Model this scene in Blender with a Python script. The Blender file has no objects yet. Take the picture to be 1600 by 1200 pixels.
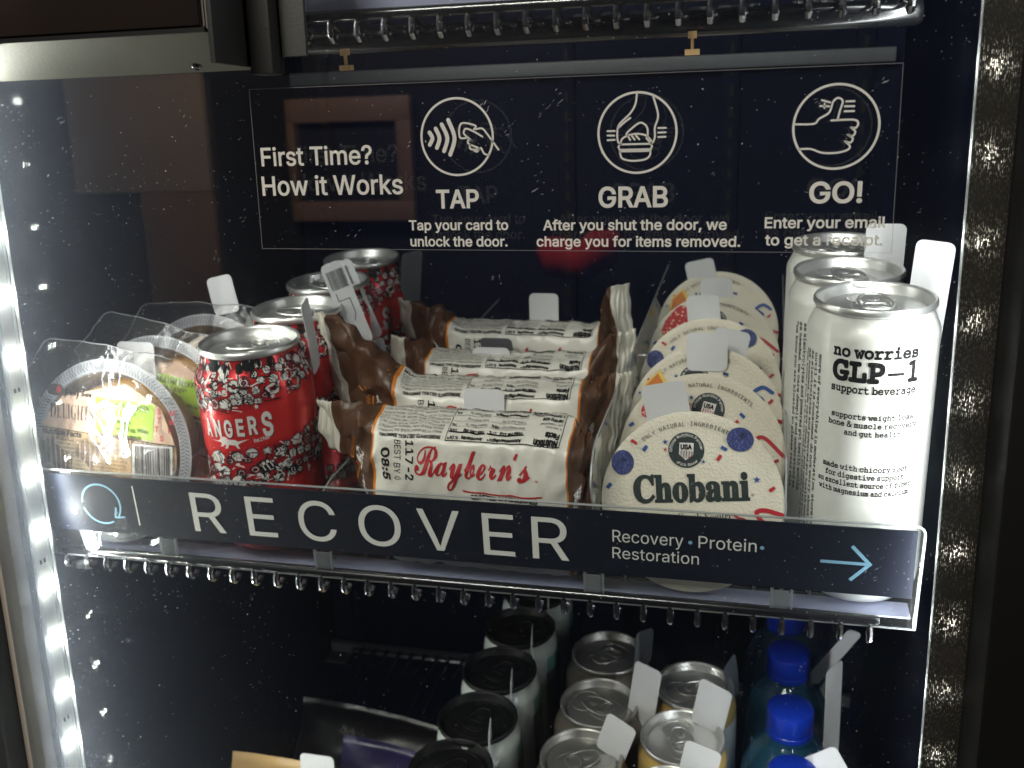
import bpy, bmesh, math, random, os
from mathutils import Matrix, Vector, noise
from mathutils.geometry import delaunay_2d_cdt
R = math.radians
pi = math.pi
scn = bpy.context.scene
col = scn.collection
random.seed(7)

# ------------------------------------------------------------------ camera, world, lights, exposure
cam_d = bpy.data.cameras.new('camera')
cam = bpy.data.objects.new('camera', cam_d); col.objects.link(cam)
cam.matrix_world = Matrix(((0.96870206, -0.03544997, 0.24568193, 0.0),
                           (0.24690136, 0.23973153, -0.9389188, -0.46),
                           (-0.02561306, 0.97019178, 0.24098108, 0.2313),
                           (0, 0, 0, 1)))
cam_d.sensor_fit = 'HORIZONTAL'; cam_d.sensor_width = 36.0
cam_d.lens = 1552.406 / 1600 * 36
cam_d.clip_start = 0.01; cam_d.clip_end = 50
cam_d.dof.use_dof = True; cam_d.dof.focus_distance = 0.455; cam_d.dof.aperture_fstop = 15
scn.camera = cam

world = bpy.data.worlds.new('World'); scn.world = world; world.use_nodes = True
wb = world.node_tree.nodes['Background']
wb.inputs[0].default_value = (0.55, 0.6, 0.75, 1); wb.inputs[1].default_value = 0.006

def area_light(name, loc, direction, sx, sy, power, color, spread=180):
    d = bpy.data.lights.new(name, 'AREA'); d.shape = 'RECTANGLE'; d.size = sx; d.size_y = sy
    d.energy = power; d.color = color; d.spread = R(spread)
    o = bpy.data.objects.new(name, d); col.objects.link(o)
    q = Vector(direction).to_track_quat('-Z', 'Y')
    o.matrix_world = Matrix.Translation(loc) @ q.to_matrix().to_4x4()
    return o
# the two vertical LED lines of the door posts, and the dim room behind the camera
LED_L = area_light('led_light', (-0.3855, -0.0135, 0.05), (0.6, 1, 0), 0.005, 0.95, 0.42, (0.95, 0.98, 1.0), 150)
LED_R = area_light('led_light', (0.0765, -0.0145, 0.05), (-0.75, 1, 0), 0.005, 0.95, 0.62, (0.97, 0.985, 1.0), 150)
ROOM = area_light('room_light', (-0.5, -1.3, 1.15), (0.1, 0.75, -0.75), 0.6, 0.5, 24.0, (1.0, 0.94, 0.87))
WALL_FILL = area_light('added_wall_fill', (-1.0, -1.25, 1.0), (-0.35, -1, -0.75), 0.3, 0.3, 13.0, (1.0, 0.9, 0.8))  # added fill without a known fixture, brightens the mirrored panel and frame

scn.view_settings.view_transform = 'Standard'
scn.view_settings.look = 'None'
scn.view_settings.exposure = 0.22
scn.view_settings.gamma = 1.0
scn.view_settings.use_curve_mapping = False
cy = scn.cycles
cy.max_bounces = 10; cy.diffuse_bounces = 3; cy.glossy_bounces = 6; cy.transmission_bounces = 4
cy.transparent_max_bounces = 48
cy.caustics_reflective = False; cy.caustics_refractive = False
cy.sample_clamp_indirect = 0.0
try:
    cy.use_denoising = True; cy.denoiser = 'OPENIMAGEDENOISE'
except Exception:
    pass

# ------------------------------------------------------------------ materials
def lin(r, g, b):
    f = lambda c: (c / 255 / 12.92) if c / 255 <= 0.04045 else ((c / 255 + 0.055) / 1.055) ** 2.4
    return (f(r), f(g), f(b), 1)

def mat(name, color, rough=0.5, metal=0.0, spec=0.5, bump=0.0, bscale=200.0, vary=0.0, vscale=40.0, coat=0.0, aniso=None):
    m = bpy.data.materials.new(name); m.use_nodes = True
    nt = m.node_tree; b = nt.nodes['Principled BSDF']
    b.inputs['Base Color'].default_value = color
    b.inputs['Roughness'].default_value = rough
    b.inputs['Metallic'].default_value = metal
    b.inputs['Specular IOR Level'].default_value = spec
    b.inputs['Coat Weight'].default_value = coat
    if bump or vary:
        tc = nt.nodes.new('ShaderNodeTexCoord')
    if bump:
        n = nt.nodes.new('ShaderNodeTexNoise'); n.inputs['Scale'].default_value = bscale
        n.inputs['Detail'].default_value = 4
        nt.links.new(tc.outputs['Object'], n.inputs['Vector'])
        bp = nt.nodes.new('ShaderNodeBump'); bp.inputs['Strength'].default_value = bump
        bp.inputs['Distance'].default_value = 0.001
        nt.links.new(n.outputs[0], bp.inputs['Height']); nt.links.new(bp.outputs[0], b.inputs['Normal'])
    if vary:
        n2 = nt.nodes.new('ShaderNodeTexNoise'); n2.inputs['Scale'].default_value = vscale
        n2.inputs['Detail'].default_value = 6
        nt.links.new(tc.outputs['Object'], n2.inputs['Vector'])
        mx = nt.nodes.new('ShaderNodeMix'); mx.data_type = 'RGBA'
        mx.inputs['A'].default_value = tuple(c * (1 - vary) for c in color[:3]) + (1,)
        mx.inputs['B'].default_value = tuple(min(1, c * (1 + vary)) for c in color[:3]) + (1,)
        nt.links.new(n2.outputs[0], mx.inputs['Factor']); nt.links.new(mx.outputs['Result'], b.inputs['Base Color'])
    return m

def clear(name, tint=(1, 1, 1, 1), gloss=0.08, rough=0.02, bump=0.0, bscale=60, body=0.0, body_col=(0.8, 0.8, 0.8, 1), fres=True):
    """clear plastic: straight-through, a little mirror, and a little milky body"""
    m = bpy.data.materials.new(name); m.use_nodes = True; nt = m.node_tree
    nt.nodes.remove(nt.nodes['Principled BSDF'])
    out = nt.nodes['Material Output']
    t = nt.nodes.new('ShaderNodeBsdfTransparent'); t.inputs[0].default_value = tint
    g = nt.nodes.new('ShaderNodeBsdfGlossy'); g.inputs['Roughness'].default_value = rough
    mx = nt.nodes.new('ShaderNodeMixShader'); mx.inputs[0].default_value = gloss
    nt.links.new(t.outputs[0], mx.inputs[1]); nt.links.new(g.outputs[0], mx.inputs[2])
    if fres:
        lw = nt.nodes.new('ShaderNodeFresnel'); lw.inputs[0].default_value = 1.5
        ml = nt.nodes.new('ShaderNodeMath'); ml.operation = 'MULTIPLY'; ml.inputs[1].default_value = gloss / 0.05
        nt.links.new(lw.outputs[0], ml.inputs[0]); mi = nt.nodes.new('ShaderNodeMath'); mi.operation = 'MINIMUM'; mi.inputs[1].default_value = 0.34
        nt.links.new(ml.outputs[0], mi.inputs[0]); nt.links.new(mi.outputs[0], mx.inputs[0]); ml.use_clamp = True
    if bump:
        tc = nt.nodes.new('ShaderNodeTexCoord')
        n = nt.nodes.new('ShaderNodeTexNoise'); n.inputs['Scale'].default_value = bscale; n.inputs['Detail'].default_value = 5
        n.inputs['Distortion'].default_value = 0.8
        bp = nt.nodes.new('ShaderNodeBump'); bp.inputs['Strength'].default_value = bump; bp.inputs['Distance'].default_value = 0.003
        nt.links.new(tc.outputs['Object'], n.inputs['Vector']); nt.links.new(n.outputs[0], bp.inputs['Height'])
        nt.links.new(bp.outputs[0], g.inputs['Normal'])
        if fres: nt.links.new(bp.outputs[0], lw.inputs['Normal'])
    last = mx
    if body:
        d = nt.nodes.new('ShaderNodeBsdfDiffuse'); d.inputs[0].default_value = body_col
        tr = nt.nodes.new('ShaderNodeBsdfTranslucent'); tr.inputs[0].default_value = body_col
        a = nt.nodes.new('ShaderNodeMixShader'); a.inputs[0].default_value = 0.5
        nt.links.new(d.outputs[0], a.inputs[1]); nt.links.new(tr.outputs[0], a.inputs[2])
        m2 = nt.nodes.new('ShaderNodeMixShader'); m2.inputs[0].default_value = body
        nt.links.new(last.outputs[0], m2.inputs[1]); nt.links.new(a.outputs[0], m2.inputs[2]); last = m2
    nt.links.new(last.outputs[0], out.inputs[0])
    return m

def emit(name, color, strength):
    m = bpy.data.materials.new(name); m.use_nodes = True; nt = m.node_tree
    nt.nodes.remove(nt.nodes['Principled BSDF'])
    e = nt.nodes.new('ShaderNodeEmission'); e.inputs[0].default_value = color; e.inputs[1].default_value = strength
    nt.links.new(e.outputs[0], nt.nodes['Material Output'].inputs[0])
    return m

def pane_material(name, refl, film, edge=0.0):
    """door glass: mirror share plus a thin film of dust that scatters the light passing through; edge paints in glare haze"""
    m = bpy.data.materials.new(name); m.use_nodes = True; nt = m.node_tree; L = nt.links
    nt.nodes.remove(nt.nodes['Principled BSDF']); out = nt.nodes['Material Output']
    t = nt.nodes.new('ShaderNodeBsdfTransparent'); t.inputs[0].default_value = (0.985, 0.995, 0.99, 1)
    last = t
    if refl:
        g = nt.nodes.new('ShaderNodeBsdfGlossy'); g.inputs['Roughness'].default_value = 0.0
        mx = nt.nodes.new('ShaderNodeMixShader'); mx.inputs[0].default_value = refl
        L.new(t.outputs[0], mx.inputs[1]); L.new(g.outputs[0], mx.inputs[2]); last = mx
    if film:
        d = nt.nodes.new('ShaderNodeBsdfDiffuse'); d.inputs[0].default_value = (0.8, 0.8, 0.8, 1)
        tr = nt.nodes.new('ShaderNodeBsdfTranslucent'); tr.inputs[0].default_value = (0.66, 0.74, 0.95, 1)
        a = nt.nodes.new('ShaderNodeMixShader'); a.inputs[0].default_value = 0.985
        L.new(d.outputs[0], a.inputs[1]); L.new(tr.outputs[0], a.inputs[2])
        m2 = nt.nodes.new('ShaderNodeMixShader'); m2.inputs[0].default_value = film
        L.new(last.outputs[0], m2.inputs[1]); L.new(a.outputs[0], m2.inputs[2]); last = m2
        if edge:                                    # glare haze painted in as denser film towards the left, cloudy and uneven
            tc = nt.nodes.new('ShaderNodeTexCoord'); sx_ = nt.nodes.new('ShaderNodeSeparateXYZ'); L.new(tc.outputs['Object'], sx_.inputs[0])
            n = nt.nodes.new('ShaderNodeTexNoise'); n.inputs['Scale'].default_value = 7; n.inputs['Detail'].default_value = 4; L.new(tc.outputs['Object'], n.inputs['Vector'])
            ad = nt.nodes.new('ShaderNodeMath'); ad.operation = 'MULTIPLY_ADD'; ad.inputs[1].default_value = 0.10; L.new(n.outputs[0], ad.inputs[0]); L.new(sx_.outputs[0], ad.inputs[2])
            mr = nt.nodes.new('ShaderNodeMapRange'); mr.interpolation_type = 'SMOOTHSTEP'
            mr.inputs['From Min'].default_value = -0.19; mr.inputs['From Max'].default_value = 0.03
            mr.inputs['To Min'].default_value = edge; mr.inputs['To Max'].default_value = film
            L.new(ad.outputs[0], mr.inputs[0]); L.new(mr.outputs[0], m2.inputs[0])
    L.new(last.outputs[0], out.inputs[0])
    return m

def ribbed_cover_material():
    """dark ribbed plastic over the LED line: tiny gaps between the ribs and flecks let the lamps show through"""
    m = bpy.data.materials.new('ribbed_dark_plastic'); m.use_nodes = True; nt = m.node_tree; L = nt.links
    b = nt.nodes['Principled BSDF']; out = nt.nodes['Material Output']
    b.inputs['Base Color'].default_value = (0.028, 0.024, 0.018, 1); b.inputs['Roughness'].default_value = 0.4
    tc = nt.nodes.new('ShaderNodeTexCoord')
    w = nt.nodes.new('ShaderNodeTexWave'); w.inputs['Scale'].default_value = 420; w.inputs['Distortion'].default_value = 1.0
    w.inputs['Detail'].default_value = 2; w.inputs['Detail Scale'].default_value = 3
    L.new(tc.outputs['Object'], w.inputs['Vector'])
    mp = nt.nodes.new('ShaderNodeMapping'); mp.inputs['Scale'].default_value = (1, 1, 0.45)
    L.new(tc.outputs['Object'], mp.inputs[0])
    n = nt.nodes.new('ShaderNodeTexNoise'); n.inputs['Scale'].default_value = 1500; n.inputs['Detail'].default_value = 2
    L.new(mp.outputs[0], n.inputs['Vector'])
    gt = nt.nodes.new('ShaderNodeMapRange'); gt.inputs['From Min'].default_value = 0.52; gt.inputs['From Max'].default_value = 0.62
    L.new(n.outputs[0], gt.inputs[0])
    ml = nt.nodes.new('ShaderNodeMath'); ml.operation = 'MULTIPLY'; L.new(gt.outputs[0], ml.inputs[0]); L.new(w.outputs[1], ml.inputs[1])
    m8 = nt.nodes.new('ShaderNodeMath'); m8.operation = 'MULTIPLY'; m8.inputs[1].default_value = 0.42; L.new(ml.outputs[0], m8.inputs[0])
    tr = nt.nodes.new('ShaderNodeBsdfTranslucent'); tr.inputs[0].default_value = (0.9, 0.88, 0.8, 1)
    mx = nt.nodes.new('ShaderNodeMixShader'); L.new(m8.outputs[0], mx.inputs[0])
    L.new(b.outputs[0], mx.inputs[1]); L.new(tr.outputs[0], mx.inputs[2])
    bp = nt.nodes.new('ShaderNodeBump'); bp.inputs['Strength'].default_value = 0.6; bp.inputs['Distance'].default_value = 0.0005
    L.new(w.outputs[1], bp.inputs['Height']); L.new(bp.outputs[0], b.inputs['Normal'])
    L.new(mx.outputs[0], out.inputs[0])
    return m

def brick_print_material():
    m = bpy.data.materials.new('brick_printed_film'); m.use_nodes = True; nt = m.node_tree; L = nt.links
    b = nt.nodes['Principled BSDF']; out = nt.nodes['Material Output']
    b.inputs['Roughness'].default_value = 0.3
    tc = nt.nodes.new('ShaderNodeTexCoord')
    mp = nt.nodes.new('ShaderNodeMapping'); mp.inputs['Rotation'].default_value = (R(90), 0, 0)
    br = nt.nodes.new('ShaderNodeTexBrick'); br.inputs['Scale'].default_value = 150
    br.inputs['Color1'].default_value = lin(126, 96, 78); br.inputs['Color2'].default_value = lin(146, 112, 88)
    br.inputs['Mortar'].default_value = lin(205, 180, 150); br.inputs['Mortar Size'].default_value = 0.06
    L.new(tc.outputs['Object'], mp.inputs[0]); L.new(mp.outputs[0], br.inputs['Vector'])
    n = nt.nodes.new('ShaderNodeTexNoise'); n.inputs['Scale'].default_value = 45; n.inputs['Detail'].default_value = 5
    L.new(tc.outputs['Object'], n.inputs['Vector'])
    mx = nt.nodes.new('ShaderNodeMix'); mx.data_type = 'RGBA'; mx.inputs['B'].default_value = lin(214, 178, 132)
    mr = nt.nodes.new('ShaderNodeMapRange'); mr.inputs['From Min'].default_value = 0.45; mr.inputs['From Max'].default_value = 0.62
    L.new(n.outputs[0], mr.inputs[0]); L.new(mr.outputs[0], mx.inputs['Factor']); L.new(br.outputs[0], mx.inputs['A'])
    L.new(mx.outputs['Result'], b.inputs['Base Color'])
    t = nt.nodes.new('ShaderNodeBsdfTransparent')
    ms = nt.nodes.new('ShaderNodeMixShader'); ms.inputs[0].default_value = 0.8
    L.new(t.outputs[0], ms.inputs[1]); L.new(b.outputs[0], ms.inputs[2]); L.new(ms.outputs[0], out.inputs[0])
    return m

def sprinkle_material(name, base, spot, scale, thr, rough=0.5):
    m = mat(name, base, rough); nt = m.node_tree; L = nt.links; b = nt.nodes['Principled BSDF']
    tc = nt.nodes.new('ShaderNodeTexCoord'); v = nt.nodes.new('ShaderNodeTexVoronoi'); v.inputs['Scale'].default_value = scale
    L.new(tc.outputs['Object'], v.inputs['Vector'])
    lt = nt.nodes.new('ShaderNodeMath'); lt.operation = 'LESS_THAN'; lt.inputs[1].default_value = thr; L.new(v.outputs['Distance'], lt.inputs[0])
    mx = nt.nodes.new('ShaderNodeMix'); mx.data_type = 'RGBA'; mx.inputs['A'].default_value = base; mx.inputs['B'].default_value = spot
    L.new(lt.outputs[0], mx.inputs['Factor']); L.new(mx.outputs['Result'], b.inputs['Base Color'])
    return m

M = {}
M['navy'] = mat('navy_painted_steel', lin(7, 13, 36), 0.6, spec=0.06, bump=0.15, bscale=500, vary=0.12, vscale=8)
M['frame'] = mat('dark_grey_powder_coat', lin(52, 52, 52), 0.45, bump=0.2, bscale=900)
M['rail'] = mat('grey_steel_rail', lin(92, 94, 98), 0.5, metal=0.3)
M['black'] = mat('black_plastic', (0.006, 0.006, 0.007, 1), 0.4)
M['beige'] = mat('beige_gasket', lin(170, 160, 148), 0.5)
M['gasket'] = mat('dark_gasket', (0.003, 0.003, 0.003, 1), 0.6, spec=0.2)
M['term'] = mat('satin_grey_metal', lin(104, 102, 94), 0.42, metal=0.35, bump=0.15, bscale=700, vary=0.06)
M['termdark'] = mat('dark_grey_metal', lin(44, 44, 42), 0.45, metal=0.2, bump=0.1, bscale=900)
M['termplate'] = mat('grey_olive_metal', lin(60, 61, 56), 0.5, bump=0.1, bscale=900)
M['screen'] = mat('black_glass', (0.012, 0.009, 0.008, 1), 0.16, spec=0.6)
M['chrome'] = mat('polished_steel_screw', (0.6, 0.6, 0.6, 1), 0.15, metal=1)
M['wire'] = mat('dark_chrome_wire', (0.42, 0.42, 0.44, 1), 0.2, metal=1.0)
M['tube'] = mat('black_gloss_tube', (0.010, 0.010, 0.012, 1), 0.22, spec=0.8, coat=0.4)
M['pcb'] = mat('white_led_tape', lin(205, 206, 200), 0.5)
M['chip'] = emit('led_chip_glow', (1.0, 0.98, 0.86, 1), 700.0)
M['chip2'] = emit('right_led_chip_glow', (1.0, 0.98, 0.97, 1), 800.0)
M['chipside'] = emit('led_chip_side_glow', (0.95, 1.0, 0.97, 1), 170.0)
M['resistor'] = mat('led_resistor', (0.02, 0.02, 0.02, 1), 0.4)
M['acrylic'] = clear('clear_acrylic', (0.97, 0.985, 0.99, 1), 0.07, 0.03, body=0.012)
M['strip'] = mat('pale_ribbed_strip', lin(182, 184, 214), 0.28, spec=0.7, coat=0.4, vary=0.3, vscale=30)
M['edge'] = clear('frosted_acrylic_edge', (0.8, 0.82, 0.82, 1), 0.12, 0.25, body=0.45, body_col=(0.85, 0.87, 0.88, 1))
M['signblack'] = mat('sign_dark_card', lin(19, 24, 38), 0.5, spec=0.28)
M['signwhite'] = mat('sign_white_print', lin(232, 231, 226), 0.5)
M['signblue'] = mat('sign_blue_print', lin(132, 180, 208), 0.5)
M['alu'] = mat('brushed_aluminium', (0.80, 0.80, 0.78, 1), 0.36, metal=0.85, bump=0.06, bscale=300)
M['aludark'] = mat('dull_aluminium', (0.50, 0.49, 0.47, 1), 0.40, metal=0.85, bump=0.06, bscale=300)
M['red'] = mat('red_can_paint', lin(214, 36, 42), 0.27, metal=0.35, coat=0.3, bump=0.05, bscale=1500, vary=0.1, vscale=60)
M['redlight'] = mat('bright_red_can_band', lin(232, 48, 46), 0.27, metal=0.35, coat=0.3, bump=0.06, bscale=1800)
M['reddark'] = mat('deep_red_can_print', lin(140, 20, 28), 0.3, coat=0.3)
M['white'] = mat('white_print', lin(232, 226, 222), 0.38)
M['ink'] = mat('black_ink', (0.012, 0.011, 0.012, 1), 0.55, spec=0.12)
M['greyink'] = mat('grey_ink', lin(74, 72, 70), 0.55, spec=0.15)
M['whitecan'] = mat('white_can_lacquer', lin(234, 234, 228), 0.3, coat=0.25, bump=0.03, bscale=400)
M['tag'] = mat('white_paper_tag', lin(224, 224, 226), 0.55, bump=0.05, bscale=300)
M['tagdark'] = mat('clear_tag_tape', lin(120, 124, 130), 0.25, coat=0.4)
M['cream'] = mat('cream_foil_lid', lin(230, 222, 203), 0.42, bump=0.55, bscale=700, coat=0.05)
M['cup'] = mat('white_yogurt_cup', lin(216, 214, 206), 0.4)
M['green_ink'] = mat('dark_green_ink', lin(24, 40, 40), 0.5)
M['redink'] = mat('red_ink', lin(186, 32, 46), 0.45)
M['blueink'] = mat('blue_ink', lin(38, 80, 150), 0.45)
M['berry'] = sprinkle_material('blueberry_print', lin(40, 52, 110), lin(84, 98, 156), 900, 0.35)
M['berrydark'] = mat('blueberry_shade_print', lin(28, 34, 76), 0.5)
M['strawberry'] = sprinkle_material('strawberry_print', lin(190, 34, 40), lin(240, 200, 170), 420, 0.28)
M['peach'] = mat('peach_print', lin(214, 120, 40), 0.5, vary=0.35, vscale=160)
M['peachlight'] = mat('peach_rim_print', lin(240, 200, 90), 0.5)
M['pack'] = mat('white_wrapper_film', lin(228, 224, 214), 0.30, bump=0.6, bscale=60, vary=0.03)
M['brown'] = mat('brown_kraft_print', lin(86, 58, 40), 0.4, bump=0.3, bscale=90, vary=0.35, vscale=260)
M['orange'] = mat('orange_line_print', lin(214, 126, 40), 0.4)
M['seal'] = mat('crimped_white_seal', lin(226, 222, 210), 0.35, bump=0.2, bscale=200)
M['logo_red'] = mat('logo_red_ink', lin(184, 40, 48), 0.4)
M['film'] = clear('clear_film', (1, 1, 1, 1), 0.034, 0.14, bump=0.4, bscale=60, body=0.05, body_col=(0.9, 0.9, 0.9, 1))
M['filmseal'] = clear('crimped_clear_film', (0.9, 0.9, 0.9, 1), 0.2, 0.2, bump=0.8, bscale=160, body=0.3, body_col=(0.75, 0.75, 0.77, 1))
M['flange'] = mat('knurled_grey_flange', lin(176, 176, 180), 0.35, bump=0.2, bscale=900)
M['tray'] = clear('pale_plastic_tray', (0.95, 0.9, 0.85, 1), 0.08, 0.2, body=0.55, body_col=lin(214, 196, 176))
M['muffin'] = mat('toasted_muffin', lin(214, 176, 126), 0.7, bump=0.8, bscale=120, vary=0.25, vscale=50)
M['egg'] = mat('egg_filling', lin(228, 170, 80), 0.6, bump=0.4, bscale=120, vary=0.2)
M['lime'] = mat('lime_label', lin(166, 204, 44), 0.4)
M['palelabel'] = mat('pale_peach_label', lin(226, 188, 160), 0.45)
M['brick'] = brick_print_material()
M['blackcap'] = mat('matt_black_can_top', (0.004, 0.004, 0.004, 1), 0.5, spec=0.35, bump=0.1, bscale=400)
M['teal'] = mat('pearl_teal_can', lin(214, 222, 216), 0.28, metal=0.25, coat=0.3)
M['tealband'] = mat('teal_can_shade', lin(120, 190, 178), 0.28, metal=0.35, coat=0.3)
M['greycan'] = mat('taupe_grey_can', lin(120, 112, 102), 0.35, metal=0.3, coat=0.2)
M['sleeve'] = mat('grey_patterned_label', lin(110, 110, 106), 0.4, metal=0.4, bump=0.6, bscale=110, vary=0.5, vscale=180)
M['yellowcan'] = mat('pale_yellow_can', lin(226, 190, 112), 0.3, metal=0.2, coat=0.3)
M['bluecap'] = mat('blue_bottle_cap', lin(20, 62, 205), 0.3, coat=0.1)
M['bottle'] = clear('clear_blue_bottle', (0.55, 0.82, 0.92, 1), 0.12, 0.05, body=0.3, body_col=lin(80, 160, 205))
M['purple'] = mat('purple_snack_bag', lin(40, 34, 72), 0.35, bump=0.5, bscale=60)
M['charcoal'] = mat('charcoal_snack_bag', lin(13, 12, 14), 0.35, bump=0.5, bscale=60)
M['tan'] = mat('tan_snack_bag', lin(212, 176, 120), 0.35, bump=0.3, bscale=60)
M['brass'] = mat('brass_clip', lin(235, 195, 140), 0.3, metal=0.2)
M['decal'] = None
def decal_material():
    m = bpy.data.materials.new('white_window_decal'); m.use_nodes = True; nt = m.node_tree
    nt.nodes.remove(nt.nodes['Principled BSDF'])
    d = nt.nodes.new('ShaderNodeBsdfDiffuse'); d.inputs[0].default_value = (0.85, 0.83, 0.75, 1)
    t = nt.nodes.new('ShaderNodeBsdfTranslucent'); t.inputs[0].default_value = (0.9, 0.88, 0.8, 1)
    a = nt.nodes.new('ShaderNodeMixShader'); a.inputs[0].default_value = 0.5
    nt.links.new(d.outputs[0], a.inputs[1]); nt.links.new(t.outputs[0], a.inputs[2]); nt.links.new(a.outputs[0], nt.nodes['Material Output'].inputs[0])
    return m
M['decal'] = decal_material()
M['decaledge'] = clear('decal_film_edge', (0.85, 0.85, 0.85, 1), 0.1, 0.3, body=0.22)
M['pane'] = pane_material('outer_glass_mirror_face', 0.16, 0.0)
M['pane2'] = pane_material('inner_glass_mirror_face', 0.052, 0.0)
M['pane_out'] = pane_material('outer_glass_dust_haze_face', 0.0, 0.016, 0.125)  # dust film, with the glare haze painted in at the left
M['pane_in'] = pane_material('inner_glass_dusty_face', 0.0, 0.003)
M['dust'] = clear('dust_fleck', (1, 1, 1, 1), 0.05, 0.5, body=0.75, body_col=(0.9, 0.9, 0.9, 1), fres=False)
M['ribbed'] = ribbed_cover_material()
M['wall'] = mat('brown_room_wall', lin(150, 130, 114), 0.8, vary=0.1, vscale=2)
M['roomwall'] = mat('dark_room_wall', lin(12, 12, 15), 0.8, vary=0.2, vscale=3)
M['wood'] = mat('brown_wood_trim', lin(128, 100, 84), 0.5, vary=0.2, vscale=9)
M['pictdark'] = mat('dark_picture', (0.01, 0.01, 0.014, 1), 0.5)
M['redcloth'] = mat('red_fabric', lin(190, 30, 34), 0.8, vary=0.2)

# ------------------------------------------------------------------ object helpers
SF = Matrix.Rotation(R(6.5), 4, 'X')            # the shelves slope down towards the door
def T(x, y, z): return Matrix.Translation((x, y, z))
def RX(a): return Matrix.Rotation(R(a), 4, 'X')
def RY(a): return Matrix.Rotation(R(a), 4, 'Y')
def RZ(a): return Matrix.Rotation(R(a), 4, 'Z')

def tagp(o, label=None, cat=None, group=None, kind=None):
    if label: o['label'] = label
    if cat: o['category'] = cat
    if group: o['group'] = group
    if kind: o['kind'] = kind
    return o

def thing(name, label, cat, Mw, group=None):
    o = bpy.data.objects.new(name, None); col.objects.link(o)
    o.empty_display_size = 0.01
    o.matrix_world = Mw
    return tagp(o, label, cat, group)

def finish(bm, name, m, parent=None, Ml=None, smooth=True, angle=35):
    bmesh.ops.recalc_face_normals(bm, faces=bm.faces[:])
    me = bpy.data.meshes.new(name); bm.to_mesh(me); bm.free()
    for mm in (m if isinstance(m, (list, tuple)) else [m]): me.materials.append(mm)
    if smooth:
        for p in me.polygons: p.use_smooth = True
        try: me.set_sharp_from_angle(angle=R(angle))
        except Exception: pass
    o = bpy.data.objects.new(name, me); col.objects.link(o)
    if parent is not None: o.parent = parent
    if Ml is not None: o.matrix_local = Ml
    return o

def dup(root, Mw=None, parent=None, **props):
    c = root.copy(); col.objects.link(c)
    if parent is not None: c.parent = parent
    if Mw is not None: c.matrix_world = Mw
    for k, v in props.items(): c[k] = v
    for ch in root.children: dup(ch, parent=c)
    return c

def box(bm, x0, x1, y0, y1, z0, z1, bev=0.0):
    vs = [bm.verts.new((x, y, z)) for x in (x0, x1) for y in (y0, y1) for z in (z0, z1)]
    fs = [bm.faces.new([vs[i] for i in f]) for f in ((0, 1, 3, 2), (4, 6, 7, 5), (0, 4, 5, 1), (2, 3, 7, 6), (0, 2, 6, 4), (1, 5, 7, 3))]
    if bev:
        es = list({e for f in fs for e in f.edges})
        bmesh.ops.bevel(bm, geom=es, offset=bev, segments=2, affect='EDGES', profile=0.6)

def BM(): return bmesh.new()
def mkbox(name, dims, m, parent=None, bev=0.0, Ml=None):
    bm = BM(); box(bm, *dims, bev=bev); return finish(bm, name, m, parent, Ml, smooth=bev > 0)

def lathe(bm, prof, n=64):
    rings = []
    for r, z in prof:
        if r < 1e-6: rings.append([bm.verts.new((0, 0, z))])
        else: rings.append([bm.verts.new((r * math.cos(2 * pi * i / n), r * math.sin(2 * pi * i / n), z)) for i in range(n)])
    for a, b in zip(rings, rings[1:]):
        if len(a) == 1 and len(b) == 1: continue
        for i in range(n):
            j = (i + 1) % n
            if len(a) == 1: bm.faces.new((a[0], b[j], b[i]))
            elif len(b) == 1: bm.faces.new((a[i], a[j], b[0]))
            else: bm.faces.new((a[i], a[j], b[j], b[i]))

def tube(bm, pts, r, n=10, closed=False, cap=True, flat=1.0):
    pts = [Vector(p) for p in pts]; k = len(pts); rings = []
    up = Vector((0, 0, 1)); prev = None
    for i, p in enumerate(pts):
        if closed: d = pts[(i + 1) % k] - pts[i - 1]
        else: d = pts[min(i + 1, k - 1)] - pts[max(i - 1, 0)]
        d.normalize()
        if prev is None:
            a = d.cross(up)
            if a.length < 0.1: a = d.cross(Vector((1, 0, 0)))
        else:
            a = prev - d * prev.dot(d)
        a.normalize(); prev = a.copy(); b = d.cross(a)
        rr = r[i] if isinstance(r, (list, tuple)) else r
        rings.append([bm.verts.new(p + a * (rr * math.cos(2 * pi * j / n)) + b * (rr * flat * math.sin(2 * pi * j / n))) for j in range(n)])
    m = k if closed else k - 1
    for i in range(m):
        A, B = rings[i], rings[(i + 1) % k]
        for j in range(n):
            bm.faces.new((A[j], A[(j + 1) % n], B[(j + 1) % n], B[j]))
    if cap and not closed:
        bm.faces.new(rings[0]); bm.faces.new(rings[-1])

def spline(pts, n=6, closed=False):
    k = len(pts); out = []
    g = (lambda i: pts[i % k]) if closed else (lambda i: pts[max(0, min(k - 1, i))])
    for i in range(k if closed else k - 1):
        p0, p1, p2, p3 = g(i - 1), g(i), g(i + 1), g(i + 2)
        for s in range(n):
            t = s / n
            out.append(tuple(0.5 * (2 * b + (c - a) * t + (2 * a - 5 * b + 4 * c - d) * t * t + (3 * b - a - 3 * c + d) * t ** 3) for a, b, c, d in zip(p0, p1, p2, p3)))
    if not closed: out.append(tuple(pts[-1]))
    return out

def rrect(w, h, r, n=5):
    o = []
    for cx, cy_, a0 in ((w / 2 - r, h / 2 - r, 0), (-w / 2 + r, h / 2 - r, 90), (-w / 2 + r, -h / 2 + r, 180), (w / 2 - r, -h / 2 + r, 270)):
        for i in range(n + 1):
            a = R(a0 + 90 * i / n); o.append((cx + r * math.cos(a), cy_ + r * math.sin(a)))
    return o

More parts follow.
